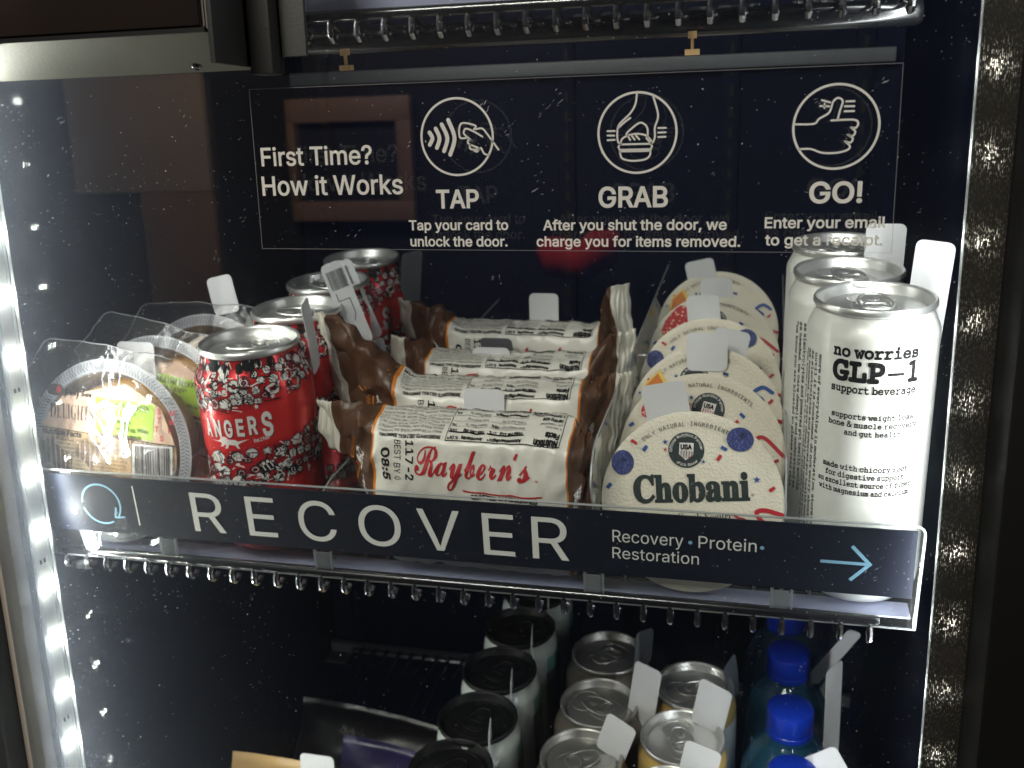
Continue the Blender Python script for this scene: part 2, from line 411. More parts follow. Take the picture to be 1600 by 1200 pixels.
# ------------------------------------------------------------------ printing: flat outlines mapped on to surfaces
FD = os.path.join(bpy.utils.resource_path('LOCAL'), 'datafiles', 'fonts')
FONTS = {}
for k, f in dict(inter='Inter.woff2', math='NotoSansMath-Regular.woff2', mono='DejaVuSansMono.woff2', emoji='NotoEmoji-VariableFont_wght.woff2').items():
    try: FONTS[k] = bpy.data.fonts.load(os.path.join(FD, f))
    except Exception: FONTS[k] = None

def style(s, up, lo, dg=None):
    o = ''
    for ch in s:
        if 'A' <= ch <= 'Z': o += chr(up + ord(ch) - 65)
        elif 'a' <= ch <= 'z': o += chr(lo + ord(ch) - 97)
        elif dg and '0' <= ch <= '9': o += chr(dg + ord(ch) - 48)
        else: o += ch
    return o
def bold(s): return style(s, 0x1D400, 0x1D41A, 0x1D7CE)
def script(s): return style(s, 0x1D4D0, 0x1D4EA)
def typew(s): return style(s, 0x1D670, 0x1D68A, 0x1D7F6)
PLAIN = {'bold': ('math', bold), 'script': ('math', script), 'type': ('math', typew)}

_tc = {}
def text_geo(body, font, weight, track):
    key = (body, font, weight, track)
    if key in _tc: return _tc[key]
    s, fk = body, font
    if font in PLAIN:
        fk, fn = PLAIN[font]
        if FONTS.get(fk): s = fn(body)
    c = bpy.data.curves.new('txt', 'FONT'); c.body = s; c.size = 1.0
    if FONTS.get(fk): c.font = FONTS[fk]
    c.resolution_u = 2 if len(body) > 20 else 3
    c.space_character = track
    if fk != 'emoji': c.fill_mode = 'NONE'
    else: c.offset = weight
    o = bpy.data.objects.new('txt', c); col.objects.link(o)
    me = bpy.data.meshes.new_from_object(o.evaluated_get(bpy.context.evaluated_depsgraph_get()))
    V = [(v.co.x, v.co.y) for v in me.vertices]; F = [tuple(p.vertices) for p in me.polygons]
    E = [tuple(e.vertices) for e in me.edges]
    bpy.data.objects.remove(o); bpy.data.curves.remove(c); bpy.data.meshes.remove(me)
    if fk != 'emoji' and V: V, F = fill_outline(V, E, weight)
    _tc[key] = (V, F); return V, F
def fill_outline(V, E, weight):
    """fill glyph outlines by winding number, so that overlapping strokes stay solid; weight fattens the ink"""
    loops, cur = [], [E[0][0]]
    for a, b in E:
        if a != cur[-1]: loops.append(cur); cur = [a]
        if b == cur[0]: continue
        cur.append(b)
    loops.append(cur)
    loops = [l for l in loops if len(l) > 2]
    area = lambda P: sum(P[i - 1][0] * P[i][1] - P[i][0] * P[i - 1][1] for i in range(len(P))) / 2
    L = [[V[i] for i in l] for l in loops]
    sg = 1 if area(max(L, key=lambda P: abs(area(P)))) > 0 else -1
    out = []
    for P in L:
        Q = []
        for i in range(len(P)):
            if (Vector(P[i]) - Vector(P[i - 1])).length > 1e-5: Q.append(P[i])
        if len(Q) < 3: continue
        if weight:
            k = len(Q); N = []
            for i in range(k):
                a = Vector(Q[i]) - Vector(Q[i - 1]); b = Vector(Q[(i + 1) % k]) - Vector(Q[i])
                a.normalize(); b.normalize()
                n1 = Vector((a.y, -a.x)) * sg; n2 = Vector((b.y, -b.x)) * sg; n_ = n1 + n2
                if n_.length < 1e-4: n_ = n1
                n_.normalize(); N.append(tuple(Vector(Q[i]) + n_ * (weight / max(0.6, n_.dot(n1)))))
            Q = N
        out.append(Q)
    verts, edges = [], []
    for Q in out:
        b = len(verts); verts += [Vector(q) for q in Q]; edges += [(b + i, b + (i + 1) % len(Q)) for i in range(len(Q))]
    vo, eo, fo, *_r = delaunay_2d_cdt(verts, edges, [], 0, 1e-6)
    bb = [(min(q[0] for q in Q), max(q[0] for q in Q), min(q[1] for q in Q), max(q[1] for q in Q)) for Q in out]
    F = []
    for f in fo:
        x = sum(vo[i].x for i in f) / len(f); y = sum(vo[i].y for i in f) / len(f); w = 0
        for Q, (x0, x1, y0, y1) in zip(out, bb):
            if not (x0 < x < x1 and y0 < y < y1): continue
            for i in range(len(Q)):
                (ax, ay), (bx, by) = Q[i - 1], Q[i]
                if (ay > y) != (by > y) and x < (bx - ax) * (y - ay) / (by - ay) + ax: w += 1 if by > ay else -1
        if w: F.append(tuple(f))
    return [(v.x, v.y) for v in vo], F
def text_w(body, font, weight=0.0, track=1.0):
    V, F = text_geo(body, font, weight, track)
    return (min(v[0] for v in V), max(v[0] for v in V)) if V else (0, 0)
CAP = {}
def cap_h(font):
    if font not in CAP:
        V, F = text_geo('H', font, 0, 1); CAP[font] = max(v[1] for v in V)
    return CAP[font]

class Print:
    def __init__(s): s.V = []; s.F = []
    def add(s, V, F):
        b = len(s.V); s.V += V; s.F += [tuple(i + b for i in f) for f in F]
    def text(s, body, x, y, h, font='inter', w=None, align='L', rot=0, weight=0.0, track=1.0):
        V, F = text_geo(body, font, weight, track)
        if not V: return s
        sy = h / cap_h(font); a, b = min(v[0] for v in V), max(v[0] for v in V)
        sx = (w / (b - a)) if w else sy
        ox = {'L': a, 'C': (a + b) / 2, 'R': b}[align]
        c, sn = math.cos(R(rot)), math.sin(R(rot))
        s.add([(x + (vx - ox) * sx * c - vy * sy * sn, y + (vx - ox) * sx * sn + vy * sy * c) for vx, vy in V], F)
        return s
    def arc_text(s, body, cx, cy_, r, h, mid, font='inter', weight=0.0, track=1.0, inside=False):
        k = h / cap_h(font); adv = []
        nn = text_w('nn', font, weight); base = nn[1] - nn[0]
        for ch in body:
            q = text_w('n' + ch + 'n', font, weight); adv.append((q[1] - q[0] - base) * k * track)
        tot = sum(adv); pos = -tot / 2
        for ch, a in zip(body, adv):
            th = (pos + a / 2) / r; pos += a
            if inside:
                an = R(mid) + th; s.text(ch, cx + r * math.cos(an), cy_ + r * math.sin(an), h, font, align='C', rot=math.degrees(an) + 90, weight=weight)
            else:
                an = R(mid) - th; s.text(ch, cx + r * math.cos(an), cy_ + r * math.sin(an), h, font, align='C', rot=math.degrees(an) - 90, weight=weight)
        return s
    def poly(s, pts, n=1):
        s.add([tuple(p) for p in pts], [tuple(range(len(pts)))]); return s
    def rect(s, x0, y0, x1, y1, rot=0):
        P = [(x0, y0), (x1, y0), (x1, y1), (x0, y1)]
        if rot:
            cx, cy_ = (x0 + x1) / 2, (y0 + y1) / 2; c, q = math.cos(R(rot)), math.sin(R(rot))
            P = [(cx + (x - cx) * c - (y - cy_) * q, cy_ + (x - cx) * q + (y - cy_) * c) for x, y in P]
        return s.poly(P)
    def disc(s, cx, cy_, rx, ry=None, n=32, wob=0.0):
        ry = ry or rx
        return s.poly([(cx + rx * math.cos(2 * pi * i / n) * (1 + wob * math.sin(3 * i)), cy_ + ry * math.sin(2 * pi * i / n) * (1 + wob * math.cos(2 * i))) for i in range(n)])
    def star(s, cx, cy_, r, rot=0):
        return s.poly([(cx + (r if i % 2 == 0 else r * 0.42) * math.cos(R(90 + rot + 36 * i)), cy_ + (r if i % 2 == 0 else r * 0.42) * math.sin(R(90 + rot + 36 * i))) for i in range(10)])
    def stroke(s, pts, w, closed=False, round_=True):
        pts = [Vector((p[0], p[1])) for p in pts]; k = len(pts)
        Lf, Rt = [], []
        for i in range(k):
            if closed: a, b = pts[i] - pts[i - 1], pts[(i + 1) % k] - pts[i]
            else:
                a = pts[i] - pts[i - 1] if i else pts[1] - pts[0]
                b = pts[i + 1] - pts[i] if i < k - 1 else a
            if a.length < 1e-9: a = b
            if b.length < 1e-9: b = a
            a = a.normalized(); b = b.normalized()
            n1 = Vector((-a.y, a.x)); n2 = Vector((-b.y, b.x)); n_ = (n1 + n2)
            if n_.length < 1e-6: n_ = n1
            n_.normalize(); sc = 1 / max(0.55, n_.dot(n1))
            Lf.append(pts[i] + n_ * (w / 2 * sc)); Rt.append(pts[i] - n_ * (w / 2 * sc))
        V = [tuple(v) for v in Lf] + [tuple(v) for v in Rt]; F = []
        for i in range(k if closed else k - 1):
            j = (i + 1) % k; F.append((i, j, k + j, k + i))
        if round_ and not closed:
            for e, sg in ((0, -1), (k - 1, 1)):
                d = (pts[e] - pts[1 if e == 0 else e - 1]).normalized(); n_ = Vector((-d.y, d.x)); ids = []
                for q in range(1, 5):
                    an = pi * q / 5
                    p = pts[e] + n_ * (w / 2 * math.cos(an)) + d * (w / 2 * math.sin(an)); V.append(tuple(p)); ids.append(len(V) - 1)
                a_, b_ = (e, k + e) if sg == 1 else (k + e, e)
                F.append(tuple([a_] + ids + [b_]))
        s.add(V, F); return s
    def ring(s, cx, cy_, r, w, n=64, ry=None):
        return s.stroke([(cx + r * math.cos(2 * pi * i / n), cy_ + (ry or r) * math.sin(2 * pi * i / n)) for i in range(n)], w, closed=True)
    def build(s, name, m, parent, mapf, step=None, ystep=None, Ml=None):
        bm = BM(); vs = [bm.verts.new((x, y, 0)) for x, y in s.V]
        for f in s.F:
            try: bm.faces.new([vs[i] for i in f])
            except ValueError: pass
        for ax, st in ((0, step), (1, ystep)):
            if not st or not s.V: continue
            lo, hi = min(v[ax] for v in s.V), max(v[ax] for v in s.V)
            k = math.floor(lo / st) + 1
            while k * st < hi:
                co = [0, 0, 0]; no = [0, 0, 0]; co[ax] = k * st; no[ax] = 1
                bmesh.ops.bisect_plane(bm, geom=bm.verts[:] + bm.edges[:] + bm.faces[:], plane_co=co, plane_no=no, dist=1e-7)
                k += 1
        for v in bm.verts: v.co = Vector(mapf(v.co.x, v.co.y))
        me = bpy.data.meshes.new(name); bm.to_mesh(me); bm.free(); me.materials.append(m)
        o = bpy.data.objects.new(name, me); col.objects.link(o)
        if parent is not None: o.parent = parent
        if Ml is not None: o.matrix_local = Ml
        return o

def tag_mesh(name, w, h, parent, Mw=None, Ml=None, bend=0.0, m=None, lean=0.0):
    """paper flag with rounded corners, 0.4 mm thick, curving along its height"""
    bm = BM(); th = 0.0004
    out = rrect(w, h, 0.0035, 4); F = [bm.verts.new((x, 0, y + h / 2)) for x, y in out]; B = [bm.verts.new((x, th, y + h / 2)) for x, y in out]
    bm.faces.new(F); bm.faces.new(B[::-1])
    for i in range(len(out)):
        j = (i + 1) % len(out); bm.faces.new((F[i], F[j], B[j], B[i]))
    for k in range(1, 6):
        bmesh.ops.bisect_plane(bm, geom=bm.verts[:] + bm.edges[:] + bm.faces[:], plane_co=(0, 0, h * k / 6), plane_no=(0, 0, 1), dist=1e-7)
    for v in bm.verts:
        t = v.co.z / h; v.co.y += bend * t * t + lean * v.co.x * t
    o = finish(bm, name, m or M['tag'], parent, smooth=False)
    if Mw is not None: o.matrix_local = parent.matrix_world.inverted() @ Mw
    elif Ml is not None: o.matrix_local = Ml
    return o

# ================================================================== THE COOLER
cooler = thing('vending_cooler', 'dark glass-door cooler with lit white LED tape on the left post and navy interior', 'cooler', T(-0.17, 0, -0.45))
def inC(*a): return tuple(v - o for v, o in zip(a, (-0.17, -0.17, 0, 0, -0.45, -0.45)))
def cbox(name, dims, m, bev=0.0, parent=cooler): return mkbox(name, inC(*dims), m, parent, bev)
cbox('back_wall', (-0.455, 0.12, 0.425, 0.445, -0.6, 0.8), M['navy'])
cbox('side_wall', (-0.455, -0.434, -0.03, 0.425, -0.6, 0.8), M['navy'])
cbox('side_wall', (0.0995, 0.12, -0.03, 0.425, -0.6, 0.8), M['navy'])
cbox('cabinet_top', (-0.455, 0.12, -0.03, 0.445, 0.8, 0.82), M['navy'])
cbox('cabinet_base', (-0.455, 0.12, -0.03, 0.445, -0.62, -0.6), M['navy'])
# slotted standards on the back wall
for x in (-0.405, -0.175, -0.035, 0.07):
    bm = BM(); box(bm, *inC(x - 0.007, x + 0.007, 0.4215, 0.4249, -0.6, 0.8), bev=0.001)
    st = finish(bm, 'shelf_standard', M['navy'], cooler)
    bm = BM()
    for k in range(40):
        z = -0.25 + k * 0.017; box(bm, *inC(x - 0.0016, x + 0.0016, 0.4206, 0.4214, z, z + 0.009))
    finish(bm, 'slots', M['gasket'], st, smooth=False)
# door posts carrying the LED tape
cbox('door_post', (-0.434, -0.3940, -0.0285, -0.0145, -0.6, 0.8), M['frame'], 0.001)
cbox('post_edge', (-0.3866, -0.3856, -0.0200, -0.0190, -0.6, 0.8), M['edge'])
cbox('side_lining', (-0.4335, -0.4300, 0.0, 0.20, -0.6, 0.8), M['navy'])
cbox('door_post', (0.0768, 0.0995, -0.0244, -0.015, -0.6, 0.8), M['black'], 0.001)
def led_strip(Ml, z_first, chip):
    """tape lying in the local x-z plane with its lamps towards -y"""
    s = mkbox('led_strip', (-0.005, 0.005, 0.0, 0.0012, -0.33, 0.56), M['pcb'], cooler, Ml=Ml)
    for k in range(27):
        z = z_first + 0.0333 * k
        ch = mkbox('led_chip', (-0.0024, 0.0024, -0.0014, -0.00025, z - 0.0013, z + 0.0013), M[chip], s)
        ch.data.materials.append(M['chipside'])
        for p in ch.data.polygons: p.material_index = 0 if p.normal.y < -0.5 else 1
    for k in range(9):
        z = z_first + 0.0333 * (3 * k) + 0.015
        for dx in (-0.0016, 0.0014):
            mkbox('resistor', (dx - 0.0005, dx + 0.0005, -0.0008, -0.0002, z - 0.0012, z + 0.0012), M['resistor'], s)
    for xx in (-0.0062, 0.0053): mkbox('tape_edge', (xx, xx + 0.0009, -0.0014, 0.0012, -0.33, 0.56), M['edge'], s)
    return s
led_strip(T(-0.3924 + 0.17, -0.0215, 0.45) @ RZ(90), -0.3095, 'chip')
led_strip(T(0.0815 + 0.17, -0.0258, 0.45), -0.3125, 'chip2')

# door: frame, two panes of glass 12 mm apart, ribbed cover on the right
fr = cbox('door_frame', (-0.47, -0.3995, -0.062, -0.030, -0.6, 0.8), M['frame'], 0.002)
cbox('door_frame', (0.0905, 0.30, -0.064, -0.022, -0.6, 0.8), M['gasket'], 0.002)
cbox('frame_edge', (-0.3994, -0.3958, -0.048, -0.030, -0.6, 0.8), M['beige'], 0.0006)
cbox('ribbed_cover', (0.0752, 0.0904, -0.0305, -0.0297, -0.6, 0.8), M['ribbed'])
cbox('cover_edge', (0.0746, 0.07515, -0.0312, -0.0290, -0.6, 0.8), M['edge'])
cbox('door_rail', (-0.47, 0.30, -0.062, -0.030, 0.80, 0.9), M['black'], 0.002)
cbox('door_rail', (-0.47, 0.30, -0.062, -0.030, -0.7, -0.6), M['black'], 0.002)
def pane(name, dims, dusty, mirror):
    o = cbox(name, dims, mirror); o.data.materials.append(dusty)
    for p in o.data.polygons: p.material_index = 0 if p.normal.y < -0.5 else 1
    return o
outer = pane('outer_pane', (-0.3957, 0.0881, -0.0480, -0.0450, -0.599, 0.799), M['pane_out'], M['pane'])
inner = pane('inner_pane', (-0.3957, 0.0744, -0.0327, -0.0300, -0.599, 0.799), M['pane_in'], M['pane2'])

# dust flecks and hairline scratches lying on the glass
def dust(parent, y, n, seed):
    rnd = random.Random(seed); bm = BM()
    def flake(x, z, r, el=1.0, an=0.0):
        k = rnd.choice((4, 5, 6)); vs = []
        for i in range(k):
            t = 2 * pi * i / k; q = r * rnd.uniform(0.6, 1.1)
            px_, pz_ = q * el * math.cos(t), q / el * math.sin(t)
            vs.append(bm.verts.new((x + 0.17 + px_ * math.cos(an) - pz_ * math.sin(an), y, z + 0.45 + px_ * math.sin(an) + pz_ * math.cos(an))))
        bm.faces.new(vs)
    c = 0
    while c < n:
        x, z = rnd.uniform(-0.394, 0.074), rnd.uniform(-0.20, 0.30)
        e = min(x + 0.394, 0.074 - x)
        dens = 0.18 + 0.9 * math.exp(-e / 0.035) + (0.55 * math.exp(-(x + 0.394) / 0.09))
        if rnd.random() > dens or noise.noise((x * 22, z * 22, seed)) < rnd.uniform(-0.5, 0.35): continue
        r = 0.00011 + 0.00014 * rnd.random() ** 2 + (0.00016 if rnd.random() < 0.05 else 0)
        flake(x, z, r, rnd.choice((1, 1, 1, 1.6, 2.2)), rnd.uniform(0, pi)); c += 1
    for k in range(30):
        x, z = rnd.uniform(-0.39, 0.07), rnd.uniform(-0.18, 0.28); an = rnd.uniform(0.4, 1.0)
        for j in range(rnd.randint(2, 6)):
            flake(x + rnd.gauss(0, 0.002), z + rnd.gauss(0, 0.002), 0.0003, 3.6, an + rnd.gauss(0, 0.25))
    return finish(bm, 'dust', M['dust'], parent, smooth=False)
for o in (dust(outer, -0.04835, 3000, 3), dust(inner, -0.02975, 1100, 5)): o['kind'] = 'stuff'

# printed notice on the outer pane
DY = -0.0483
dmap = lambda x, z: (x + 0.17, DY, z + 0.45)
P = Print()
P.text('First Time?', -0.2204, 0.2217, 0.0077, w=0.0528, weight=0.012)
P.text('How it Works', -0.2211, 0.2088, 0.0081, w=0.0670, weight=0.012)
P.text('TAP', -0.1297, 0.2026, 0.0074, w=0.0191, align='C', weight=0.02)
P.text('GRAB', -0.0546, 0.2024, 0.0079, w=0.0284, align='C', weight=0.02)
P.text('GO!', 0.0244, 0.2034, 0.0077, w=0.0198, align='C', weight=0.02)
for b, x, z, w in (('Tap your card to', -0.1299, 0.1932, 0.0446), ('unlock the door.', -0.1300, 0.1862, 0.0439), ('After you shut the door, we', -0.0546, 0.1930, 0.0757),
                   ('charge you for items removed.', -0.0533, 0.1862, 0.0841), ('Enter your email', 0.0208, 0.1936, 0.0456), ('to get a receipt.', 0.0206, 0.1868, 0.0445)):
    P.text(b, x, z, 0.0041, w=w, align='C', weight=0.018)
P.build('notice_lettering', M['decal'], outer, dmap)
r0 = 0.0157
def icon(cx, cz, sx, sy, ox, oy):
    f = lambda *pts: [(cx + (x - ox) / sx * r0, cz - (y - oy) / sy * r0) for x, y in pts]
    return f
W1 = 0.00075
P = Print(); f = icon(-0.1289, 0.2320, 235, 258, 1265, 860); P.ring(-0.1289, 0.2320, r0, 0.0009)
for a in (((1085, 825), (1103, 865), (1083, 908)), ((1127, 800), (1150, 865), (1130, 930)), ((1168, 773), (1202, 865), (1177, 953)), ((1212, 745), (1250, 865), (1217, 978))):
    P.stroke(spline(f(*a), 6), 0.0017)
for a in (((1378, 812), (1388, 787), (1296, 771), (1284, 862), (1330, 868)), ((1432, 862), (1380, 828), (1330, 806), (1312, 825), (1320, 850), (1372, 895)),
          ((1390, 812), (1432, 808), (1462, 842), (1500, 900), (1535, 952)), ((1372, 895), (1345, 880), (1336, 893), (1345, 910), (1400, 935)), ((1352, 912), (1348, 930), (1358, 945), (1412, 948)),
          ((1372, 952), (1395, 962), (1420, 938), (1440, 975), (1470, 988))):
    P.stroke(spline(f(*a), 4), W1)
P.build('tap_icon', M['decal'], outer, dmap)
P = Print(); f = icon(-0.0530, 0.2317, 260, 273, 788, 832); P.ring(-0.0530, 0.2317, r0, 0.0009)
for a in (((785, 572), (775, 640), (740, 700), (668, 772), (655, 830), (660, 888), (680, 908)), ((662, 796), (700, 760), (742, 730)), ((893, 590), (922, 690), (924, 740), (905, 800), (906, 862), (890, 902), (868, 892), (850, 868)),
          ((716, 842), (728, 822), (795, 768), (830, 770), (856, 802), (858, 862)), ((675, 908), (690, 868), (735, 846), (790, 838), (845, 850), (880, 885), (882, 908))):
    P.stroke(spline(f(*a), 5), W1)
P.stroke(f((675, 908), (878, 908), (888, 925), (880, 945), (672, 945), (662, 925)), W1, closed=True)
P.stroke(spline(f((672, 958), (685, 1000), (722, 1017), (775, 1022), (840, 1014), (872, 990), (878, 958)), 5) + f((775, 954))[:0], W1)
P.stroke(f((672, 956), (878, 956)), W1)
for a in (((725, 850), (742, 878)), ((752, 850), (772, 878)), ((780, 850), (802, 876)), ((590, 815), (638, 815)), ((590, 845), (635, 846)), ((590, 877), (638, 875)), ((928, 803), (978, 803)), ((928, 834), (976, 833)), ((928, 864), (976, 863))):
    P.stroke(f(*a), W1)
P.build('grab_icon', M['decal'], outer, dmap)
P = Print(); f = icon(0.0232, 0.2320, 288, 283, 425, 792); P.ring(0.0232, 0.2320, r0, 0.0009)
for a in (((150, 768), (275, 768), (310, 735), (375, 695), (398, 625), (430, 600), (462, 622), (448, 680), (434, 742)),
          ((392, 749), (535, 747), (572, 768), (560, 802), (528, 800), (556, 826), (542, 856), (508, 848), (542, 872), (528, 900), (492, 892), (522, 918), (522, 940), (490, 957), (430, 968), (340, 965), (262, 938), (184, 938))):
    P.stroke(spline(f(*a), 5), W1)
for a in (((322, 612), (378, 628)), ((312, 650), (372, 654)), ((342, 636), (342, 664)), ((486, 625), (540, 625)), ((478, 657), (540, 658)), ((478, 690), (540, 690))):
    P.stroke(f(*a), W1)
P.build('thumb_icon', M['decal'], outer, dmap)
P = Print(); P.stroke([(-0.2236, 0.1850), (0.0462, 0.1838), (0.0460, 0.2544), (-0.2234, 0.2546)], 0.00026, closed=True)
P.build('notice_film_edge', M['decaledge'], outer, dmap)

# ================================================================== card reader housing on the door, top left
term = thing('card_reader_housing', 'grey metal card reader box with dark glass front, on the door at top left', 'card reader', T(-0.30, -0.065, 0.268))
def tb(*d): return tuple(v - o for v, o in zip(d, (-0.30, -0.30, -0.065, -0.065, 0.268, 0.268)))
bm = BM()
prof = [(-0.0484, 0.2624), (-0.087, 0.2752), (-0.087, 0.36), (-0.0484, 0.36)]
A = [bm.verts.new((-0.60 + 0.30, y + 0.065, z - 0.268)) for y, z in prof]; B = [bm.verts.new((-0.2185 + 0.30, y + 0.065, z - 0.268)) for y, z in prof]
bm.faces.new(A); bm.faces.new(B[::-1])
for i in range(4): bm.faces.new((A[i], A[(i + 1) % 4], B[(i + 1) % 4], B[i]))
bmesh.ops.bevel(bm, geom=bm.edges[:], offset=0.0008, segments=2, affect='EDGES')
finish(bm, 'housing', M['term'], term)
mkbox('front_glass', tb(-0.595, -0.2203, -0.0895, -0.0872, 0.2772, 0.36), M['screen'], term, 0.0005)
mkbox('bezel', tb(-0.60, -0.2189, -0.0884, -0.0871, 0.2748, 0.2770), M['gasket'], term)
mkbox('side_panel', tb(-0.21835, -0.2160, -0.0870, -0.0484, 0.2630, 0.36), M['termdark'], term, 0.0006)
mkbox('mounting_bracket', tb(-0.2159, -0.2052, -0.0600, -0.0484, 0.2598, 0.36), M['termdark'], term, 0.0012)
mkbox('backing_plate', tb(-0.2051, -0.1936, -0.0510, -0.0484, 0.2672, 0.36), M['termplate'], term, 0.0004)
bm = BM(); lathe(bm, [(0, -0.0009), (0.0012, -0.0009), (0.0016, -0.0013), (0.0024, -0.0008), (0.0026, 0.0)], 24)
finish(bm, 'screw', M['chrome'], term, T(-0.2432 + 0.30, -0.0560 + 0.065, 0.26488 - 0.268) @ RX(-18.5))

# ================================================================== SHELVES
WX = [-0.3925 + 0.0135 * k for k in range(34)]
WX = [x for x in WX if x < 0.056]
def wire_shelf(label, z0, x_end, upper=False, low=False):
    s = thing('wire_shelf', label, 'shelf', T(-0.17, 0, z0) @ SF, 'black wire shelves of the cooler')
    for x in WX:
        bm = BM(); x = x + 0.17
        pts = [(x, 0.405, -0.0012), (x, 0.040, -0.0012), (x, 0.028, -0.0026), (x, 0.008, -0.0026), (x, 0.0010, 0.0004), (x, -0.0020, 0.0002), (x, -0.0030, -0.0022), (x, -0.0027, -0.0052), (x, -0.0006, -0.0072), (x, 0.0028, -0.0074), (x, 0.0052, -0.0060)]
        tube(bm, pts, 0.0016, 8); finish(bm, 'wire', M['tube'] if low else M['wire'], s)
    for y, z, r in ((0.0004, 0.0036, 0.0027), (0.030, -0.0085, 0.0058)):
        bm = BM(); ends = [x_end + 0.17 - 0.003, x_end + 0.17 - 0.0008, x_end + 0.17]
        tube(bm, [(-0.228, y, z), (-0.224, y, z)] + [(-0.10 + 0.08 * k, y, z) for k in range(4)] + [(e, y, z) for e in ends], [r * 0.4, r] + [r] * 4 + [r, r * 0.8, r * 0.35], 20)
        finish(bm, 'front_tube', M['tube'], s)
    for y in (0.2, 0.405):
        bm = BM(); tube(bm, [(-0.235, y, -0.0055), (x_end + 0.17, y, -0.0055)], 0.0028, 12); finish(bm, 'cross_bar', M['wire'], s)
    mkbox('rear_rail', (-0.262, x_end + 0.18 + 0.02, 0.411, 0.418, -0.050 if upper else -0.0135, -0.039 if upper else -0.003), M['rail'], s, 0.001)
    mkbox('rail_bracket', (-0.264, -0.240, 0.396, 0.4155, -0.0165, -0.0138), M['frame'], s)
    # clear ribbed price strip along the front, clipped over the wires
    bm = BM()
    if upper: box(bm, -0.222, x_end + 0.17 + 0.004, 0.0020, 0.0030, 0.0040, 0.0200, bev=0.0003)
    else: box(bm, -0.222, x_end + 0.17 + 0.0150, 0.0104, 0.0235, -0.0007, 0.0004, bev=0.0003)
    finish(bm, 'price_strip', M['strip'], s)
    return s
sh_mid = wire_shelf('wire shelf under the sandwiches and cans, hooked wire ends below its dark sign', 0.0, 0.0575)
sh_top = wire_shelf('wire shelf at the top edge, seen from below with its hooked wire ends', 0.2850, 0.0620, True)
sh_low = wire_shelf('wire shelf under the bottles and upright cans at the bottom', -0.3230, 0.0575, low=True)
for x in (-0.2045, -0.0366):
    bm = BM(); box(bm, x + 0.17 - 0.0018, x + 0.17 + 0.0018, 0.012, 0.016, -0.0144, -0.0113); box(bm, x + 0.17 - 0.0006, x + 0.17 + 0.0006, 0.0132, 0.0148, -0.0190, -0.01445)
    box(bm, x + 0.17 - 0.0032, x + 0.17 + 0.0032, 0.0125, 0.0155, -0.0215, -0.01905)
    finish(bm, 'clip', M['brass'], sh_top, smooth=False)

# sign in its clear holder
sign = thing('shelf_sign', 'long dark sign with widely spaced white capitals and blue arrow in a clear holder', 'sign', SF @ T(-0.163, 0, 0.0012))
sx = 0.163
bm = BM()
out = [(-0.4004 + sx, 0.0), (0.0722 + sx, 0.0)] + [(0.0722 + sx + 0.0012 * 0, 0.0475)] + [(0.0692 + sx + 0.0042 * math.cos(R(a)), 0.0505 + 0.0042 * math.sin(R(a))) for a in (10, 30, 50, 70, 90)] + [(-0.3990 + sx, 0.0547)]
out[1] = (0.0728 + sx, 0.0); out[2] = (0.0734 + sx, 0.047)
def slab(bm, out, y0, y1):
    F_ = [bm.verts.new((x, y0, z)) for x, z in out]; B_ = [bm.verts.new((x, y1, z)) for x, z in out]
    bm.faces.new(F_); bm.faces.new(B_[::-1]); n = len(out)
    for i in range(n): bm.faces.new((F_[i], F_[(i + 1) % n], B_[(i + 1) % n], B_[i]))
slab(bm, out, -0.0016, -0.0006)
finish(bm, 'clear_holder', M['acrylic'], sign, smooth=False)
# bright edges of the holder
bm = BM()
edge = out[1:] 
tube(bm, [(x, -0.0011, z) for x, z in edge], 0.00062, 6); tube(bm, [(out[0][0], -0.0011, out[0][1]), (out[-1][0], -0.0011, out[-1][1])], 0.0006, 6)
tube(bm, [(out[0][0], -0.0011, 0.0), (out[1][0], -0.0011, 0.0)], 0.00045, 6)
finish(bm, 'holder_edge', M['edge'], sign)
card = mkbox('sign_card', (-0.3980 + sx, 0.0700 + sx, -0.0026, -0.00165, 0.0176, 0.0528), M['signblack'], sign)
smap = lambda x, z: (x + sx, -0.0028, z)
P = Print()
xs = [(-0.3008, 0.0243), (-0.2665, 0.022), (-0.2335, 0.0262), (-0.1955, 0.0268), (-0.159, 0.0262), (-0.1255, 0.021), (-0.0930 - 0.011, 0.0232)]
L0 = [('R', -0.3025, -0.2830), ('E', -0.2690, -0.2520), ('C', -0.2385, -0.2170), ('O', -0.2040, -0.1805), ('V', -0.1710, -0.1480), ('E', -0.1360, -0.1195), ('R', -0.1103, -0.0915)]
for ch, a, b in L0: P.text(ch, (a + b) / 2, 0.0233, 0.0237, w=b - a, align='C')
P.text('Recovery', -0.0695, 0.0363, 0.0065, w=0.0345); P.text('Protein', -0.0278, 0.0363, 0.0065, w=0.0272)
P.text('Restoration', -0.0697, 0.0270, 0.0062, w=0.0422)
P.stroke([(-0.3375, 0.0240), (-0.3375, 0.0485)], 0.0008, round_=False)
P.build('sign_lettering', M['signwhite'], card, smap)
P = Print()
cxr, czr, rr = -0.3600, 0.0358, 0.0122
P.stroke([(cxr + rr * math.cos(R(a)), czr + rr * math.sin(R(a))) for a in range(176, -37, -6)], 0.0011)
P.stroke([(cxr + rr * math.cos(R(a)), czr + rr * math.sin(R(a))) for a in range(196, 302, 6)], 0.0011)
ax, az = cxr + rr * math.cos(R(-36)), czr + rr * math.sin(R(-36))
P.stroke([(ax - 0.0008, az + 0.0052), (ax - 0.0022, az - 0.0008), (ax + 0.0036, az - 0.0003)], 0.0011)
P.disc(-0.0317, 0.0388, 0.0010); P.disc(0.0019, 0.0388, 0.0010)
